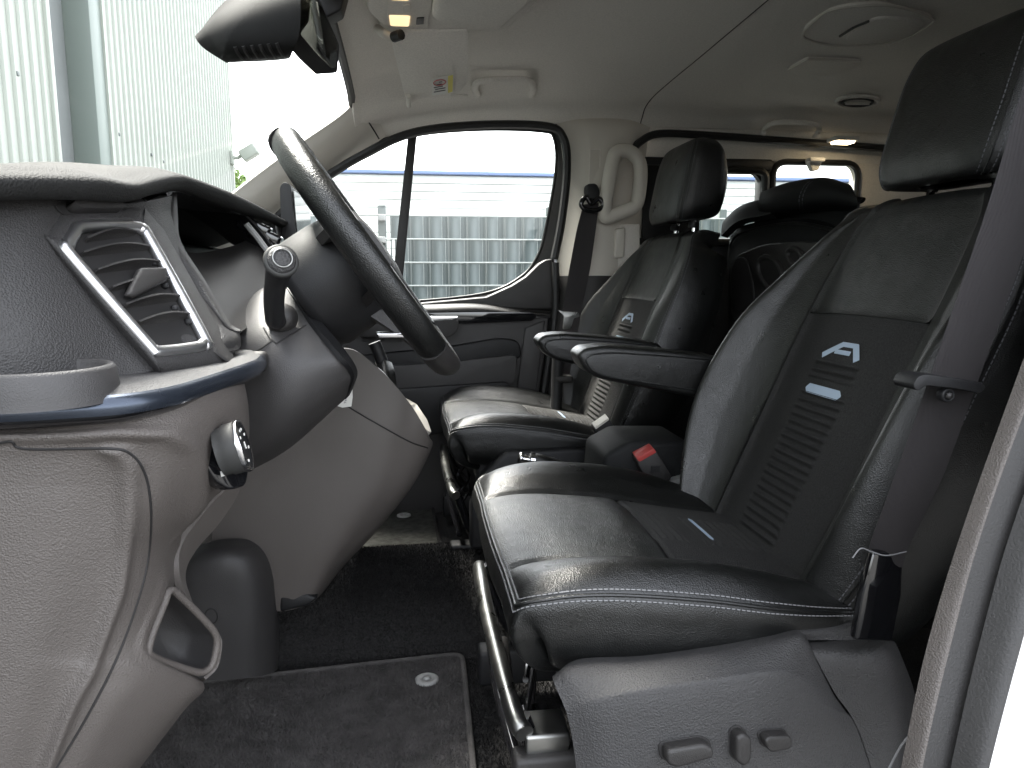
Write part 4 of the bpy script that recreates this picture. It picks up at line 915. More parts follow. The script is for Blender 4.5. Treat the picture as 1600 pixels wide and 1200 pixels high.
# ================================================================= FLOOR MATS
def floor_mat(name, label, pts, m, clips, z, ring):
    t = thing(name, label, 'floor mat', tuple(Pz(*pts[0], z)))
    q = rpoly([Pz(a, b, z) for a, b in pts], .025, 6)
    o = prism('mat_pile', q, (0, 0, -.010), m, t, .002)
    tube('edge_binding', [p + V(0, 0, .0) for p in q], .0052, M['mat'] if m is M['mat'] else M['carpet'], t, 8, True)
    for a, b in clips:
        c = Pz(a, b, z + .001)
        k = lathe('clip', c, V(0, 0, 1), [(.020, 0), (.020, .003), (.017, .0045), (.009, .0045), (.008, .002), (0, .002)], M['clip'], t, 32)
        lathe('clip_centre', c, V(0, 0, 1), [(.0065, .001), (.0060, .006), (.0, .0065)], M['clip'], k, 20)
    return t, q
dm_, dq = floor_mat('driver_floor_mat', 'dark grey carpet mat with one round clip in the driver footwell', [(190, 1260), (240, 1080), (330, 1066), (560, 1040), (722, 1022), (742, 1230), (745, 1330), (150, 1330)], M['mat'], [(667, 1063)], .012, True)
pm_, pq = floor_mat('passenger_floor_mat', 'lighter grey carpet mat with two round clips in the passenger footwell', [(520, 800), (676, 792), (690, 862), (694, 885), (480, 890)], M['mat2'], [(631, 806), (645, 868)], .012, True)
# short pile fibres on the driver's mat edge and the carpet: stuff
def pile(name, label, region, zf, n, ln, m, parent=None):
    vs, fs = [], []; k = 0
    while k < n:
        x = random.uniform(region[0], region[1]); y = random.uniform(region[2], region[3]); z = zf(x, y)
        if z is None: k += 1; continue
        a = random.uniform(0, 6.28); h = ln * random.uniform(.6, 1.2); tx_, ty_ = random.gauss(0, .35) * h, random.gauss(0, .35) * h; wv = .0009; i = len(vs)
        vs += [(x - wv * math.cos(a), y - wv * math.sin(a), z), (x + wv * math.cos(a), y + wv * math.sin(a), z), (x + tx_, y + ty_, z + h)]; fs.append((i, i + 1, i + 2)); k += 1
    o = mesh(name, vs, fs, m, parent, False); o['kind'] = 'stuff'
    if label and parent is None: o['label'] = label; o['category'] = 'carpet'
    return o
BVfl = bvh_of(fl_)
def zfloor(x, y):
    h = BVfl.ray_cast(Vector((x, y, .5)), Vector((0, 0, -1))); return None if h[0] is None else h[0].z
import mathutils.geometry as mg_
dq2 = [Vector((p[0], p[1])) for p in dq]
def inpoly(x, y, poly):
    c = False; j = len(poly) - 1
    for i in range(len(poly)):
        if (poly[i][1] > y) != (poly[j][1] > y) and x < (poly[j][0] - poly[i][0]) * (y - poly[i][1]) / (poly[j][1] - poly[i][1]) + poly[i][0]: c = not c
        j = i
    return c
pile('pile', None, (min(p[0] for p in dq), max(p[0] for p in dq), -.75, max(p[1] for p in dq)), lambda x, y: .0118 if inpoly(x, y, dq2) else None, 70000, .005, M['mat'], dm_)
pile('carpet_pile', 'black carpet fibres on the cab floor', (-.35, .25, -.45, .40), lambda x, y: None if inpoly(x, y, dq2) else zfloor(x, y), 70000, .006, M['carpet'])

# ================================================================= FRONT SEATS
def make_seat(name, label, yc, dx, rot, inner, driver):
    t = thing(name, label, 'seat', (.30 + dx, yc, .0))
    ca, sa = math.cos(R(rot)), math.sin(R(rot)); px_, pz_ = .47, .30
    def W(p, back=True):
        x, y, z = p
        if back: x, z = px_ + (x - px_) * ca - (z - pz_) * sa, pz_ + (x - px_) * sa + (z - pz_) * ca
        if back and rot: z -= .030 * max(0, z - .45) / .4
        return V(x + dx, y + yc, z)
    def sweep(keys, sect, back):
        rows_ = []
        for k in keys:
            (x, z), ang = k['p'], R(k['a']); n = np.array([-math.sin(ang), math.cos(ang)])
            rows_.append([W((x + nn * n[0], y, z + nn * n[1]), back) for y, nn in sect(k)])
        return Surf(rows_)
    # ---- backrest; section runs from the near side (-y) over the front to the far side (+y)
    nb = .72 if driver else .35                  # the near bolster is squashed flatter than the far one
    def bsec(k):
        Wd, T, c = k['W'], k['T'], k['c']
        def half(b): return [(-Wd * .93, -T), (-Wd * 1.0, -T * .72), (-Wd * 1.02, -T * .30), (-Wd * .985, b * .25 - T * .02), (-Wd + .038, b), (-(c + Wd - .03) / 2 - .004, b * .42), (-c, 0.0), (-c * .5, k.get('m', .006)), (0, k.get('m', .006) * 1.3)]
        return half(k['b'] * nb) + [(-y, n) for y, n in half(k['b'])[-2::-1]]
    S_ = lambda x, z, a, Wd, b, T, c=.135, m=.006: dict(p=(x, z), a=a, W=Wd, b=b, T=T, c=c, m=m)
    bk = [S_(.452, .262, 60, .185, .020, .09, .120), S_(.488, .336, 62, .228, .055, .105, .132), S_(.545, .460, 65, .258, .082, .115, .138), S_(.602, .590, 66, .258, .072, .115, .138),
          S_(.645, .680, 66, .246, .042, .11, .136), S_(.682, .755, 66, .218, .016, .10, .128), S_(.697, .784, 62, .192, .004, .095, .118), S_(.708, .801, 42, .184, .0, .075, .108, .003), S_(.736, .810, 8, .176, 0, .050, .10, .002), S_(.780, .798, -30, .166, 0, .04, .10, .0)]
    B = sweep(bk, bsec, True)
    vp = 3.52                                    # where the piping crosses
    rib_v0, rib_v1 = 1.0, 3.42
    def groove(s_, v_, G_):                      # creases at the centre panel edges
        return -.0045 * np.exp(-((np.abs(s_ - 8) - 2) / .10) ** 2) * (v_ < 8)
    def fab(s_, v_, G_):
        y = (s_ - 8) * .0675; m_ = 1 / (1 + np.exp((np.abs(y) - .050) / .0022)); mv = ((v_ > .75) & (v_ < 2.52)) | ((v_ > 2.68) & (v_ < 2.88))
        z = np.cumsum(np.concatenate([[0], np.linalg.norm(np.diff(G_[:, G_.shape[1] // 2], axis=0), axis=1)]))[:, None]
        r_ = np.abs(np.sin(math.pi * z / .0118)) ** 1.6
        return groove(s_, v_, G_) + .0054 * (r_ - .5) * m_ * mv
    grid_obj('centre_fabric', B.grid(6, 10, 0, vp, 110, 360 if driver else 240, fab), M['fabric'], t)
    grid_obj('upper_panel', B.grid(6, 10, vp + .01, 9, 60, 110, lambda s_, v_, G_: groove(s_, v_, G_) - .003 * np.exp(-((v_ - vp) / .06) ** 2)), M['perf2'], t)
    grid_obj('bolster', B.grid(3, 6, 0, 9, 50, 140, groove), M['leather'], t); grid_obj('bolster', B.grid(10, 13, 0, 9, 50, 140, groove), M['leather'], t)
    edge = lambda s_, v_, G_: -.002 * np.exp(-((np.abs(s_ - 8) - 5) / .05) ** 2)
    grid_obj('side_panel', B.grid(0, 3, 0, 9, 30, 110, edge), M['leather'], t); grid_obj('side_panel', B.grid(13, 16, 0, 9, 30, 110, edge), M['leather'], t)
    bc_ = []
    for k in bk:
        (x, z), ang = k['p'], R(k['a']); n = np.array([-math.sin(ang), math.cos(ang)]); T = k['T']
        bc_.append([W((x + nn * n[0], y, z + nn * n[1])) for y, nn in ((-k['W'] * .93, -T), (-k['W'] * .6, -T * 1.1), (0, -T * 1.12), (k['W'] * .6, -T * 1.1), (k['W'] * .93, -T))])
    patch('back_shell', bc_, M['black'], t, 0, 20, 40)
    pipe = [B.at(s_, vp, .002) for s_ in np.linspace(6.02, 9.98, 40)]
    tube('piping', pipe, .0019, M['piping'], t, 8)
    for s_ in (3.0, 13.0):
        q = [B.at(s_, v_, 0) for v_ in np.linspace(.3, 8, 120)]; tube('edge_piping', q, .0016, M['leather'], t, 6)
        for o_ in (-.13, .13):
            q = [B.at(s_ + o_, v_, .0003) for v_ in np.linspace(.3, 7.6, 140)]; nn = [B.at(s_ + o_, v_, .01) - B.at(s_ + o_, v_, 0) for v_ in np.linspace(.3, 7.6, 140)]
            stitches('stitching', q, nn, M['dthread'], t)
    # emblem and bar printed on the fabric: strokes laid on the surface
    sgn = np.sign(np.dot(B.at(8, 3, .01) - B.at(8, 3, 0), V(-1, 0, .4)))
    def stroke(nm, a, b, wd, parent, S=B, off=.0016, cap=False, sg=sgn):
        n = 14; vs, fs = [], []
        a, b = np.array(a), np.array(b); d = (b - a); ln = np.array([d[0] * .0675, d[1] * .14]); ln /= np.linalg.norm(ln); pr = np.array([-ln[1] / .0675, ln[0] / .14]) * wd / 2
        for i in range(n + 1):
            u = i / n; w_ = 1.0
            if cap: w_ = math.sqrt(max(0.02, 1 - max(0, abs(u - .5) - .46) ** 2 / .04 ** 2))
            for sg_ in (-1, 1):
                q = a + d * u + pr * sg_ * w_; vs.append(S.at(8 + q[0], q[1], off * sg))
        for i in range(n): fs.append((2 * i, 2 * i + 2, 2 * i + 3, 2 * i + 1))
        return mesh(nm, vs, fs, M['logo'], parent, True)
    # in the picture left is +y; s grows with +y
    yv = lambda y, v_: (y / .0675, v_)
    em = [((.040, 2.93), (.002, 3.10), .010), ((.006, 3.10), (-.030, 3.10), .0085), ((-.026, 3.105), (-.041, 2.93), .0115), ((.014, 3.0), (-.022, 3.0), .0075)]
    for a, b, wd in em: stroke('emblem_stroke', yv(*a), yv(*b), wd, t)
    stroke('emblem_bar', yv(.043, 2.56), yv(-.043, 2.56), .0135, t, cap=True)
    # ---- cushion
    def csec(k):
        Wd, b, T, c = k['W'], k['b'], k['T'], k['c']
        h = [(-Wd * .93, -T), (-Wd * .985, -T * .72), (-Wd * 1.0, -T * .34), (-Wd * .985, .0 + b * .15), (-Wd + .035, b), (-(c + Wd - .03) / 2, b * .72), (-c, 0.0), (-c * .5, .004), (0, .005)]
        return h + [(-y, n) for y, n in h[-2::-1]]
    ck = [S_(.165, .262, 150, .20, 0, .02), S_(.122, .284, 112, .228, 0, .03), S_(.098, .322, 85, .240, 0, .04), S_(.104, .356, 40, .243, 0, .055),
          S_(.135, .368, 6, .250, .016, .080), S_(.20, .369, -2, .254, .026, .088), S_(.30, .357, -7, .256, .030, .085), S_(.38, .342, -7, .254, .028, .075), S_(.46, .328, -6, .24, .016, .06), S_(.56, .312, -5, .21, .0, .05)]
    C = sweep(ck, csec, False)
    sg2 = np.sign(np.dot(C.at(8, 6, .01) - C.at(8, 6, 0), V(0, 0, 1)))
    vf = 6.15                                    # leather front part ends, fabric begins
    def cgr(s_, v_, G_): return sg2 * -.005 * np.exp(-((np.abs(s_ - 8) - 2) / .10) ** 2) * np.clip((v_ - 3.1) * 4, 0, 1)
    def cfab(s_, v_, G_):
        y = (s_ - 8) * .0675; m_ = 1 / (1 + np.exp((np.abs(y) - .052) / .0022)); x = G_[:, G_.shape[1] // 2, 0][:, None] - dx
        mv = ((x > .285) & (x < .360)) | ((x > .385) & (x < .47))
        return cgr(s_, v_, G_) + sg2 * .0050 * (np.abs(np.sin(math.pi * x / .0112)) ** 1.6 - .5) * m_ * mv - sg2 * .003 * np.exp(-((v_ - vf) / .05) ** 2)
    grid_obj('cushion_front', C.grid(6, 10, 3, vf, 60, 110, lambda s_, v_, G_: cgr(s_, v_, G_) + sg2 * .004 * np.exp(-((v_ - vf + .35) / .3) ** 2) * np.exp(-((s_ - 8) / 1.5) ** 2) - sg2 * .005 * np.exp(-((v_ - vf) / .05) ** 2)), M['perf'], t)
    grid_obj('cushion_fabric', C.grid(6, 10, vf, 9, 110, 220, cfab), M['fabric'], t)
    grid_obj('cushion_bolster', C.grid(3, 6, 3, 9, 50, 120, cgr), M['leather'], t); grid_obj('cushion_bolster', C.grid(10, 13, 3, 9, 50, 120, cgr), M['leather'], t)
    grid_obj('front_apron', C.grid(2.98, 13.02, 0, 3, 90, 50), M['leather'], t)
    grid_obj('cushion_side', C.grid(0, 3, 0, 9, 30, 120), M['leather'], t); grid_obj('cushion_side', C.grid(13, 16, 0, 9, 30, 120), M['leather'], t)
    # seam round the top edge
    sl = [(3, v_) for v_ in np.linspace(8.6, 4.1, 60)] + [(3 + .5 * (1 - math.cos(a)) , 4.1 - 1.1 * math.sin(a) * 1.0) for a in np.linspace(0, math.pi / 2, 16)] + [(s_, 3.0) for s_ in np.linspace(3.6, 12.4, 70)] + [(13 - .5 * (1 - math.sin(a)), 4.1 - 1.1 * math.cos(a)) for a in np.linspace(0, math.pi / 2, 16)] + [(13, v_) for v_ in np.linspace(4.2, 8.6, 60)]
    q = [C.at(a, b, .0006 * sg2) for a, b in sl]; tube('seam_piping', q, .0021, M['leather'], t, 8)
    for off_s, off_v in ((-.16, -.17), (.17, .17)):
        sl2 = [(a + (off_s if a <= 8 else -off_s) * (1 if b > 3.4 or abs(a - 8) > 4.2 else 0), b + off_v * (1 if b < 4.2 else 0)) for a, b in sl]
        q = [C.at(a, b, .0004 * sg2) for a, b in sl2]; nn = [(C.at(a, b, .01) - C.at(a, b, 0)) * sg2 for a, b in sl2]
        stitches('stitching', q, nn, M['stitch'], t, .0058, .0040, .0006)
        q = [C.at(a, b, -.0003 * sg2) for a, b in [(x_ + (y_ * 0), y_) for x_, y_ in sl2]]; tube('seam_welt', q, .0011, M['leather'], t, 6)
    stroke('cushion_bar', (.045 / .0675, 7.22), (-.045 / .0675, 7.22), .011, t, C, .0034, True, sg2)
    # ---- headrest: closed slices stacked along its leaning axis (fx: front face, z, half width, depth)
    hz_ = .0 if driver else .016
    hk_ = np.array([(.735, .824, .055, .040), (.718, .824, .096, .078), (.708, .832, .114, .118), (.708, .862, .126, .132), (.722, .915, .129, .130), (.738, .970, .128, .114), (.752, 1.004, .123, .096), (.764, 1.022, .113, .074), (.778, 1.030, .094, .050), (.793, 1.032, .044, .018)]) + np.array([-.014, hz_, 0, 0])
    def hp(a, v_, off=0.0):
        fx, z, Wd, T = cr(hk_, [v_])[0]; ca_, sa_ = math.cos(a), math.sin(a); e_ = .50
        y = -Wd * np.sign(sa_) * abs(sa_) ** e_; d = T / 2 * np.sign(ca_) * abs(ca_) ** e_
        c_ = np.array([fx + T / 2, 0]); p = np.array([c_[0] - d, y]); n_ = p - c_; n_ /= max(np.linalg.norm(n_), 1e-6)
        return W((p[0] + n_[0] * off, p[1] + n_[1] * off, z - .22 * (p[0] - fx) * min(1, max(0, v_ - 4)) * .8))
    aN, aF = R(52), R(-52)
    def hgrid(a0, a1, n): return np.array([[hp(a, v_) for a in np.linspace(a0, a1, n)] for v_ in np.linspace(0, 9, 70)])
    grid_obj('headrest', hgrid(aF, aN, 70), M['leather'], t)
    grid_obj('headrest_side', hgrid(aN, R(180), 50), M['leather'], t); grid_obj('headrest_side', hgrid(R(-180), aF, 50), M['leather'], t)
    for a_ in (aN, aF):
        vv = np.linspace(1.2, 7.6, 90); tube('headrest_piping', [hp(a_, v_, .0002) for v_ in vv], .0014, M['leather'], t, 6)
        for o_ in (-.16, .16):
            q = [hp(a_ + o_, v_, .0004) for v_ in vv]; nn = [hp(a_ + o_, v_, .01) - hp(a_ + o_, v_, 0) for v_ in vv]; stitches('stitching', q, nn, M['dthread'], t)
    for y in (-.062, .062):
        tube('headrest_post', [W((.752, y, .79)), W((.768, y, .87))], .0060, M['chrome'], t, 10); tube('post_collar', [W((.754, y, .822)), W((.757, y, .836))], .012, M['black'], t, 12)
    # ---- armrest on the inner side
    ap_ = [P(a, b, 1.20) for a, b in ((904, 556), (916, 545), (950, 541), (1050, 549), (1140, 560), (1150, 600), (1110, 626), (1075, 620), (940, 594), (915, 580))]
    y0 = .258 if inner > 0 else -.333
    al = rpoly([W((p[0], y0, p[2]), False) for p in ap_], [.012, .012, .02, .03, .02, .02, .02, .02, .02, .02], 4)
    prism('armrest', al, (0, .075, 0), M['leather'], t, .011, 4)
    cy = np.mean(al, axis=0)
    tube('armrest_piping', [cy + (p - cy) * V(.90, 1, .72) + V(0, -.0005, 0) for p in al], .0016, M['leather'], t, 6, True)
    tube('armrest_pivot', [W((.54, .2 * inner, .50)), W((.54, .27 * inner, .50))], .018, M['black'], t, 14)
    # ---- under frame
    rbox('seat_pan', (.33 + dx, yc, .262), (.34, .40, .06), M['black'], t, .01)
    for y in (-.19, .19): rbox('slide_rail', (.33 + dx, yc + y, .06), (.46, .04, .06), M['black'], t, .006)
    tube('front_bar', [V(.112 + dx, yc - .235, .215), V(.104 + dx, yc - .20, .222), V(.100 + dx, yc, .225), V(.104 + dx, yc + .20, .222), V(.112 + dx, yc + .235, .20)], .0105, M['steel'], t, 12, n=40)
    tube('front_bar', [V(.12 + dx, yc - .22, .12), V(.11 + dx, yc, .13), V(.12 + dx, yc + .22, .12)], .007, M['gloss'], t, 10, n=20)
    for y in (-.215, .215): tube('pan_strut', [V(.112 + dx, yc + y, .222), V(.15 + dx, yc + y, .12), V(.20 + dx, yc + y, .06)], .010, M['gloss'], t, 10, n=14)
    for y, z in ((-.1, .25), (-.05, .20), (.05, .17)): tube('cross_wire', [V(.12 + dx, yc - .19, z), V(.16 + dx, yc, z - .004), V(.14 + dx, yc + .19, z)], .0035, M['gloss'], t, 8, n=14)
    return t, B, C

ds, DB, DC = make_seat('front_row_seat', 'black leather driver seat with power switches on its grey base', -.45, 0.0, 0.0, +1, True)
ps, PB, PC = make_seat('front_row_seat', 'black leather passenger seat beside the far door with emblem on its backrest', .42, -.02, 5.0, -1, False)

# ---- driver seat base cover with switches
bd = lambda: None
base_rows = [
    [P(868, 1052, .705), P(905, 1030, .70), P(1000, 1024, .70), P(1110, 1008, .70), P(1200, 992, .70), P(1246, 984, .70), P(1262, 1000, .70)],
    [P(864, 1062, .675), P(900, 1044, .672), P(1000, 1036, .67), P(1110, 1022, .67), P(1205, 1006, .672), P(1252, 1000, .675), P(1275, 1025, .68)],
    [P(880, 1100, .655), P(925, 1082, .648), P(1010, 1066, .645), P(1115, 1052, .645), P(1212, 1040, .648), P(1262, 1050, .66), P(1300, 1080, .675)],
    [P(888, 1125, .650), P(935, 1105, .640), P(1015, 1088, .636), P(1120, 1074, .636), P(1215, 1062, .640), P(1272, 1080, .652), P(1320, 1110, .672)],
    [P(898, 1180, .648), P(950, 1165, .636), P(1030, 1150, .632), P(1130, 1140, .632), P(1220, 1135, .636), P(1290, 1140, .648), P(1345, 1150, .67)],
    [P(915, 1330, .645), P(970, 1330, .632), P(1050, 1330, .628), P(1140, 1330, .628), P(1220, 1330, .632), P(1300, 1330, .645), P(1400, 1330, .67)]]
bcov = patch('base_cover', base_rows, M['grey'], ds, .006, 80, 70)
BVB = bvh_of(bcov)
rr = [[P(1262, 1003, .705), P(1330, 1000, .70), P(1372, 998, .70), P(1397, 1002, .72)],
      [P(1272, 1022, .678), P(1335, 1026, .672), P(1385, 1022, .68), P(1407, 1022, .72)],
      [P(1304, 1082, .672), P(1350, 1082, .668), P(1400, 1078, .675), P(1430, 1088, .72)],
      [P(1345, 1150, .668), P(1380, 1150, .665), P(1410, 1150, .675), P(1428, 1150, .72)],
      [P(1400, 1330, .668), P(1405, 1330, .667), P(1410, 1330, .675), P(1420, 1330, .72)]]
patch('rear_cover', rr, M['grey'], ds, .006, 30, 50)
# top deck between cushion and rear cover
patch('cover_deck', [[P(1235, 960, .76), P(1300, 950, .76), P(1345, 945, .76)], [P(1246, 984, .70), P(1300, 978, .71), P(1345, 972, .71)], [P(1258, 1000, .698), P(1310, 1000, .70), P(1345, 1000, .70)]], M['grey'], ds, .004, 14, 14)
def switch(nm, pts, h):
    q = [cast(BVB, a, b, 0) for a, b in pts]; q = [x for x in q if x is not None]; n = V(0, -1, .12); n /= np.linalg.norm(n)
    c = np.mean(q, axis=0); prism('switch_recess', rpoly([c + (x - c) * 1.12 - n * .004 for x in q], .006, 4), tuple(n * .0055), M['seam'], ds, .001)
    return prism(nm, rpoly([x - n * .003 for x in q], .008, 5), tuple(n * h * 1.25), M['smooth'], ds, .0045, 4)
switch('seat_switch', [(1032, 1160), (1092, 1150), (1106, 1158), (1106, 1172), (1050, 1188), (1034, 1182)], .015)
switch('seat_switch', [(1140, 1140), (1152, 1134), (1164, 1142), (1164, 1176), (1154, 1187), (1140, 1178)], .015)
switch('seat_switch', [(1184, 1146), (1192, 1140), (1224, 1139), (1228, 1150), (1224, 1160), (1192, 1166)], .014)
# slide rail front end in view
rr_ = rbox('rail_end', P(850, 1150, .74), (.05, .05, .035), M['steel'], ds, .004)
rbox('rail_end', P(838, 1130, .80), (.035, .04, .03), M['gloss'], ds, .004); rbox('rail_bracket', P(865, 1190, .72), (.09, .03, .03), M['smooth'], ds, .006)
tube('rail_lip', [P(785, 1000, .95), P(800, 1100, .85), P(835, 1190, .745), P(870, 1225, .72)], .008, M['smooth'], ds, 10, n=30)
# passenger base cover (black) with the step below the cushion
prism('base_cover', [P(a, b, 1.545) for a, b in ((735, 790), (752, 745), (790, 706), (905, 700), (955, 712), (1010, 735), (1010, 860), (735, 860))], (0, .04, 0), M['black'], ps, .010)

# ================================================================= BELTS, BUCKLES, HANDBRAKE
def ribbon(nm, pts, wdir, wid, th, m, par, n=60):
    p = crn(pts, n); wd = crn(wdir, n); wd /= np.linalg.norm(wd, axis=1, keepdims=True)
    w_ = np.interp(np.linspace(0, 1, n), np.linspace(0, 1, len(wid)), wid)[:, None]
    u = np.linspace(-.5, .5, 9)
    t = np.gradient(p, axis=0); t /= np.linalg.norm(t, axis=1, keepdims=True); nn = np.cross(t, wd)
    G = np.stack([p + wd * w_ * k + nn * (-.0035 * (4 * k * k)) for k in u], 1); return grid_obj(nm, G, m, par, th)
db = thing('driver_seat_belt', 'grey driver seat belt running down past the seat into a plastic sleeve', 'seat belt', tuple(P(1389, 990, .66)))
bpts = [P(1668, 50, .66), P(1638, 150, .655), P(1592, 300, .65), P(1542, 450, .64), P(1490, 600, .635), P(1436, 750, .64), P(1390, 862, .66), P(1384, 900, .67)]
wdd = [V(1, -.35, .10)] * 4 + [V(1, -.3, .14)] * 2 + [V(1, -.2, .12)] * 2
ribbon('webbing', bpts, wdd, [.048, .047, .046, .046, .046, .046, .040, .036], .0014, M['belt'], db, 90)
gq = [P(a, b, .61) for a, b in ((1426, 603), (1436, 587), (1450, 585), (1535, 598), (1541, 606), (1530, 616), (1520, 612), (1500, 608), (1445, 602), (1434, 612))]
prism('belt_guide', rpoly(gq, .004, 3), (0, .030, 0), M['black'], db, .0035)
lathe('stop_button', P(1478, 617, .618), V(0, -1, 0), [(.0068, -.004), (.0068, .003), (.005, .0045), (.0045, .003), (0, .003)], M['black'], db, 28); lathe('stop_button_pin', P(1478, 617, .618), V(0, -1, 0), [(.003, .002), (.003, .006), (0, .0065)], M['smooth'], db, 16)
slv = [P(1366, 862, .652), P(1413, 862, .668), P(1410, 930, .668), P(1395, 1004, .668), P(1336, 1002, .652), P(1348, 930, .652)]
prism('belt_sleeve', slv, (.0, .012, 0), M['gloss'], db, .004)
tube('sleeve_tie', [P(1332, 872, .64), P(1345, 857, .64), P(1362, 862, .645), P(1385, 868, .645), P(1416, 862, .66)], .0007, M['stitch'], db, 6, n=24)
pb_ = thing('passenger_seat_belt', 'dark seat belt hanging from the far pillar beside the passenger seat', 'seat belt', tuple(P(885, 560, 2.05)))
ribbon('webbing', [P(924, 318, 2.055), P(916, 360, 2.05), P(906, 420, 2.04), P(895, 480, 2.03), P(884, 540, 2.02), P(874, 600, 2.01)], [V(1, -.1, .1)] * 6, [.045, .055, .06, .055, .055, .05], .0015, M['belt'], pb_, 50)
prism('anchor_cover', rpoly([P(a, b, 2.05) for a, b in ((918, 287), (932, 286), (938, 296), (936, 312), (920, 312), (916, 298))], .008, 4), (0, .04, 0), M['black'], pb_, .006)
tube('anchor_loop', [P(a, b, 2.045) for a, b in ((908, 318), (916, 308), (924, 318), (936, 310), (942, 322), (930, 329), (914, 327))], .007, M['gloss'], pb_, 10, True, n=40)
tg = prism('latch_tongue', rpoly([P(a, b, 2.0) for a, b in ((872, 484), (880, 487), (904, 488), (906, 495), (897, 497), (892, 513), (880, 515), (881, 494))], .004, 3), (0, .008, 0), M['steel'], pb_, .002)
rbox('lower_anchor', P(880, 592, 1.98), (.05, .03, .02), M['smooth'], pb_, .006)
tube('stalk', [P(873, 530, 1.99), P(870, 600, 1.98), P(868, 660, 1.96)], .016, M['black'], pb_, 10, n=12)
def buckle(nm, label, top, D, ln, m):
    t = thing(nm, label, 'buckle', tuple(P(*ln[0], D)))
    prism('buckle_body', rpoly([P(a, b, D) for a, b in ln], .005, 3), (0, .03, 0), m, t, .004)
    prism('release_button', rpoly([P(a, b, D - .001) for a, b in top], .003, 3), (.0, .028, .004), M['red'], t, .002); return t
b1 = buckle('driver_buckle', 'seat belt buckle with bright red release button beside the driver seat', ((994, 716), (1022, 701), (1026, 707), (999, 722)), 1.26, ((994, 718), (1024, 703), (1050, 745), (1042, 756), (1020, 762), (1008, 745)), M['smooth'])
rbox('lock_mark', P(1024, 733, 1.258), (.016, .002, .012), M['black'], b1, 0)
b2 = buckle('passenger_buckle', 'black seat belt buckle with pale rim beside the passenger seat cushion', ((929, 668), (951, 653), (952, 656), (931, 671)), 1.50, ((928, 668), (951, 653), (974, 690), (966, 706), (945, 702), (938, 690)), M['black'])
b2.children[1].data.materials[0] = M['trim']
hb2 = thing('handbrake', 'black handbrake lever with chrome release button between the seats', 'handbrake', tuple(P(880, 760, 1.38)))
tube('grip', [P(826, 719, 1.36), P(845, 722, 1.36), P(880, 735, 1.36), P(930, 760, 1.36)], [.013, .0155, .0165, .016], M['leather'], hb2, 14, n=24)
tube('collar', [P(827, 719, 1.36), P(834, 720, 1.36)], .0165, M['chrome'], hb2, 14); tube('release_button', [P(812, 716, 1.36), P(828, 719, 1.36)], [.0075, .009], M['chrome'], hb2, 12); lathe('button_cap', P(813, 716, 1.36), P(808, 716, 1.36) - P(828, 719, 1.36), [(.011, -.004), (.0125, 0), (.010, .004), (0, .005)], M['chrome'], hb2, 20)
# console box between the seats at the rear
cb = thing('seat_side_box', 'low black plastic box between the two front seats', 'box', tuple(P(1000, 800, 1.33)))
prism('box_body', [P(a, b, 1.30) for a, b in ((945, 712), (985, 690), (1080, 690), (1110, 900), (930, 900))], (0, .16, 0), M['softblack'], cb, .012)
prism('latch_plate', rpoly([P(a, b, 1.28) for a, b in ((1046, 752), (1072, 745), (1078, 750), (1052, 760))], .004, 3), (0, .02, .0), M['clip'], cb, .002)
prism('latch_plate', rpoly([P(a, b, 1.44) for a, b in ((973, 684), (984, 678), (984, 690), (974, 694))], .004, 3), (0, .02, .0), M['clip'], cb, .002)

# ================================================================= SECOND ROW SEAT
rs = thing('second_row_seat', 'black second row seat back with cup holder recesses behind the front seats', 'seat', (1.0, .28, 0))
def SR(px, py, x): return Px(px, py, x)
bx = .89
sh_rows = [[SR(1138, 520, bx - .05), SR(1180, 520, bx - .06), SR(1260, 520, bx - .06), SR(1345, 520, bx - .05)],
           [SR(1138, 440, bx - .03), SR(1180, 440, bx - .05), SR(1260, 440, bx - .05), SR(1345, 440, bx - .03)],
           [SR(1140, 375, bx), SR(1185, 362, bx - .02), SR(1260, 358, bx - .02), SR(1335, 370, bx)],
           [SR(1150, 355, bx + .04), SR(1190, 346, bx + .03), SR(1260, 341, bx + .03), SR(1320, 358, bx + .04)],
           [SR(1160, 372, bx + .08), SR(1200, 362, bx + .08), SR(1260, 358, bx + .08), SR(1310, 372, bx + .08)]]
patch('back_shell', sh_rows, M['softblack'], rs, .02, 30, 40)
tube('shell_piping', [SR(a, b, bx - .012) for a, b in ((1138, 420), (1142, 380), (1165, 362), (1235, 349), (1290, 356), (1318, 366))], .004, M['leather'], rs, 8, n=40)
pan = prism('tray_panel', rpoly([SR(a, b, bx - .075) for a, b in ((1142, 500), (1140, 420), (1152, 398), (1190, 382), (1250, 377), (1310, 384), (1325, 500))], .03, 5), (.03, 0, 0), M['smooth'], rs, .008)
for cx_, cy_, rx_, ry_ in ((1205, 428, 18, 27), (1243, 402, 11, 14)):
    q = [SR(cx_ + rx_ * math.cos(t) + ry_ * .3 * math.sin(t), cy_ + ry_ * math.sin(t), bx - .079) for t in np.linspace(0, 2 * math.pi, 40, endpoint=False)]
    tube('cup_rim', q, .006, M['smooth'], rs, 8, True); mesh('cup_well', [p + V(.001, 0, 0) for p in q], [tuple(range(40))], M['seam'], rs, False)
prism('map_pocket', rpoly([SR(a, b, bx - .080) for a, b in ((1144, 480), (1141, 425), (1150, 402), (1165, 402), (1175, 440), (1182, 500))], .02, 4), (.005, 0, 0), M['seam'], rs, .003)
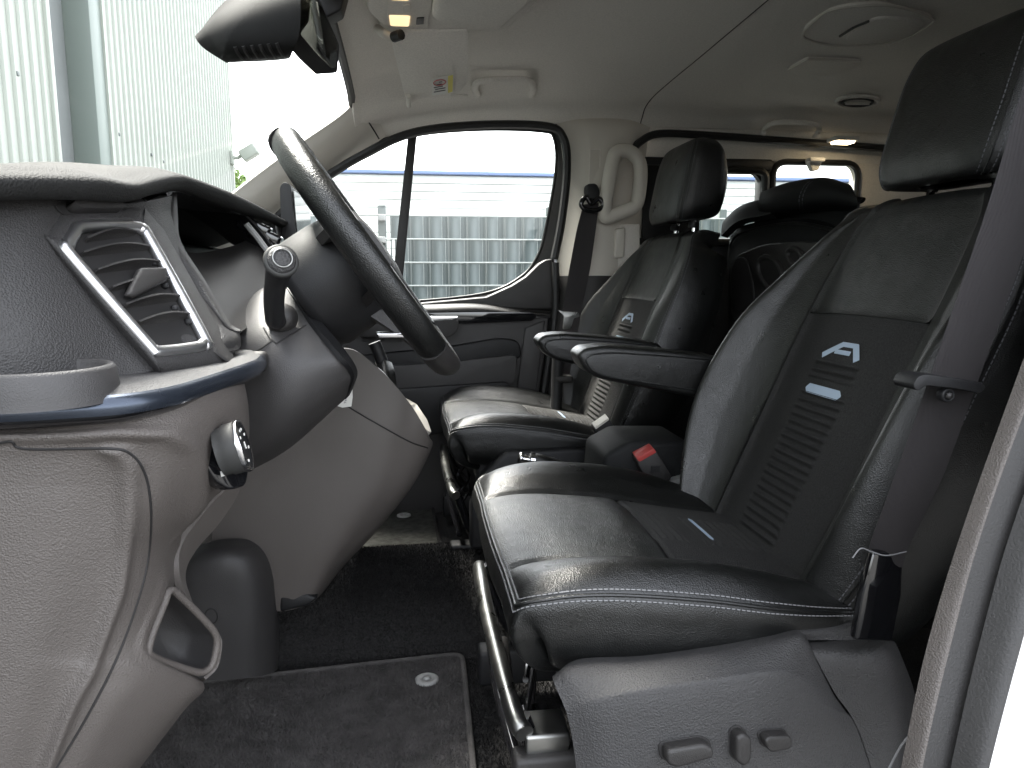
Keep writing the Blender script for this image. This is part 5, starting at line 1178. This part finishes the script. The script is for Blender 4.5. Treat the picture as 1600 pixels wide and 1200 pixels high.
hr = [[SR(1190, 342, bx + .02), SR(1225, 338, bx + .01), SR(1280, 330, bx + .01), SR(1335, 330, bx + .03)],
      [SR(1186, 330, bx - .02), SR(1225, 324, bx - .04), SR(1285, 314, bx - .04), SR(1340, 322, bx - .02)],
      [SR(1186, 310, bx - .02), SR(1225, 300, bx - .035), SR(1285, 288, bx - .035), SR(1336, 302, bx - .02)],
      [SR(1192, 300, bx + .03), SR(1230, 286, bx + .03), SR(1285, 278, bx + .03), SR(1325, 288, bx + .03)],
      [SR(1205, 322, bx + .10), SR(1235, 312, bx + .12), SR(1280, 306, bx + .12), SR(1315, 315, bx + .10)]]
h2 = patch('headrest', hr, M['softblack'], rs, .02, 40, 40)
bv2 = bvh_of(h2)
for o_ in (0, 5):
    q = lie(bv2, [(1250 + o_, 328), (1249 + o_, 310), (1256 + o_, 292), (1266 + o_, 282)], 26, .0006)
    if len(q) > 4: stitches('stitching', q, [V(-1, -.5, .3)] * len(q), M['dthread'], rs, .009, .006, .001)
patch('shoulder_pad', [[SR(1137, 372, bx + .0), SR(1160, 352, bx - .01), SR(1190, 345, bx - .01), SR(1215, 342, bx - .01)], [SR(1140, 350, bx + .02), SR(1160, 333, bx + .01), SR(1185, 325, bx + .01), SR(1205, 330, bx + .01)], [SR(1150, 362, bx + .05), SR(1165, 350, bx + .05), SR(1185, 342, bx + .05), SR(1200, 346, bx + .05)]], M['softblack'], rs, .02, 20, 20)
patch('neck_trim', [[SR(1182, 326, bx + .03), SR(1240, 320, bx + .03), SR(1300, 318, bx + .03), SR(1332, 330, bx + .03)], [SR(1178, 350, bx + .02), SR(1240, 345, bx + .02), SR(1300, 345, bx + .02), SR(1335, 350, bx + .02)], [SR(1165, 378, bx + .02), SR(1240, 378, bx + .02), SR(1300, 378, bx + .02), SR(1335, 378, bx + .02)]], M['softblack'], rs, .02, 16, 12)
rbox('seat_cushion', (1.10, .28, .33), (.34, .60, .16), M['leather'], rs, .03); rbox('seat_leg', (1.10, .1, .12), (.25, .04, .26), M['black'], rs, .006); rbox('seat_leg', (1.10, .46, .12), (.25, .04, .26), M['black'], rs, .006)
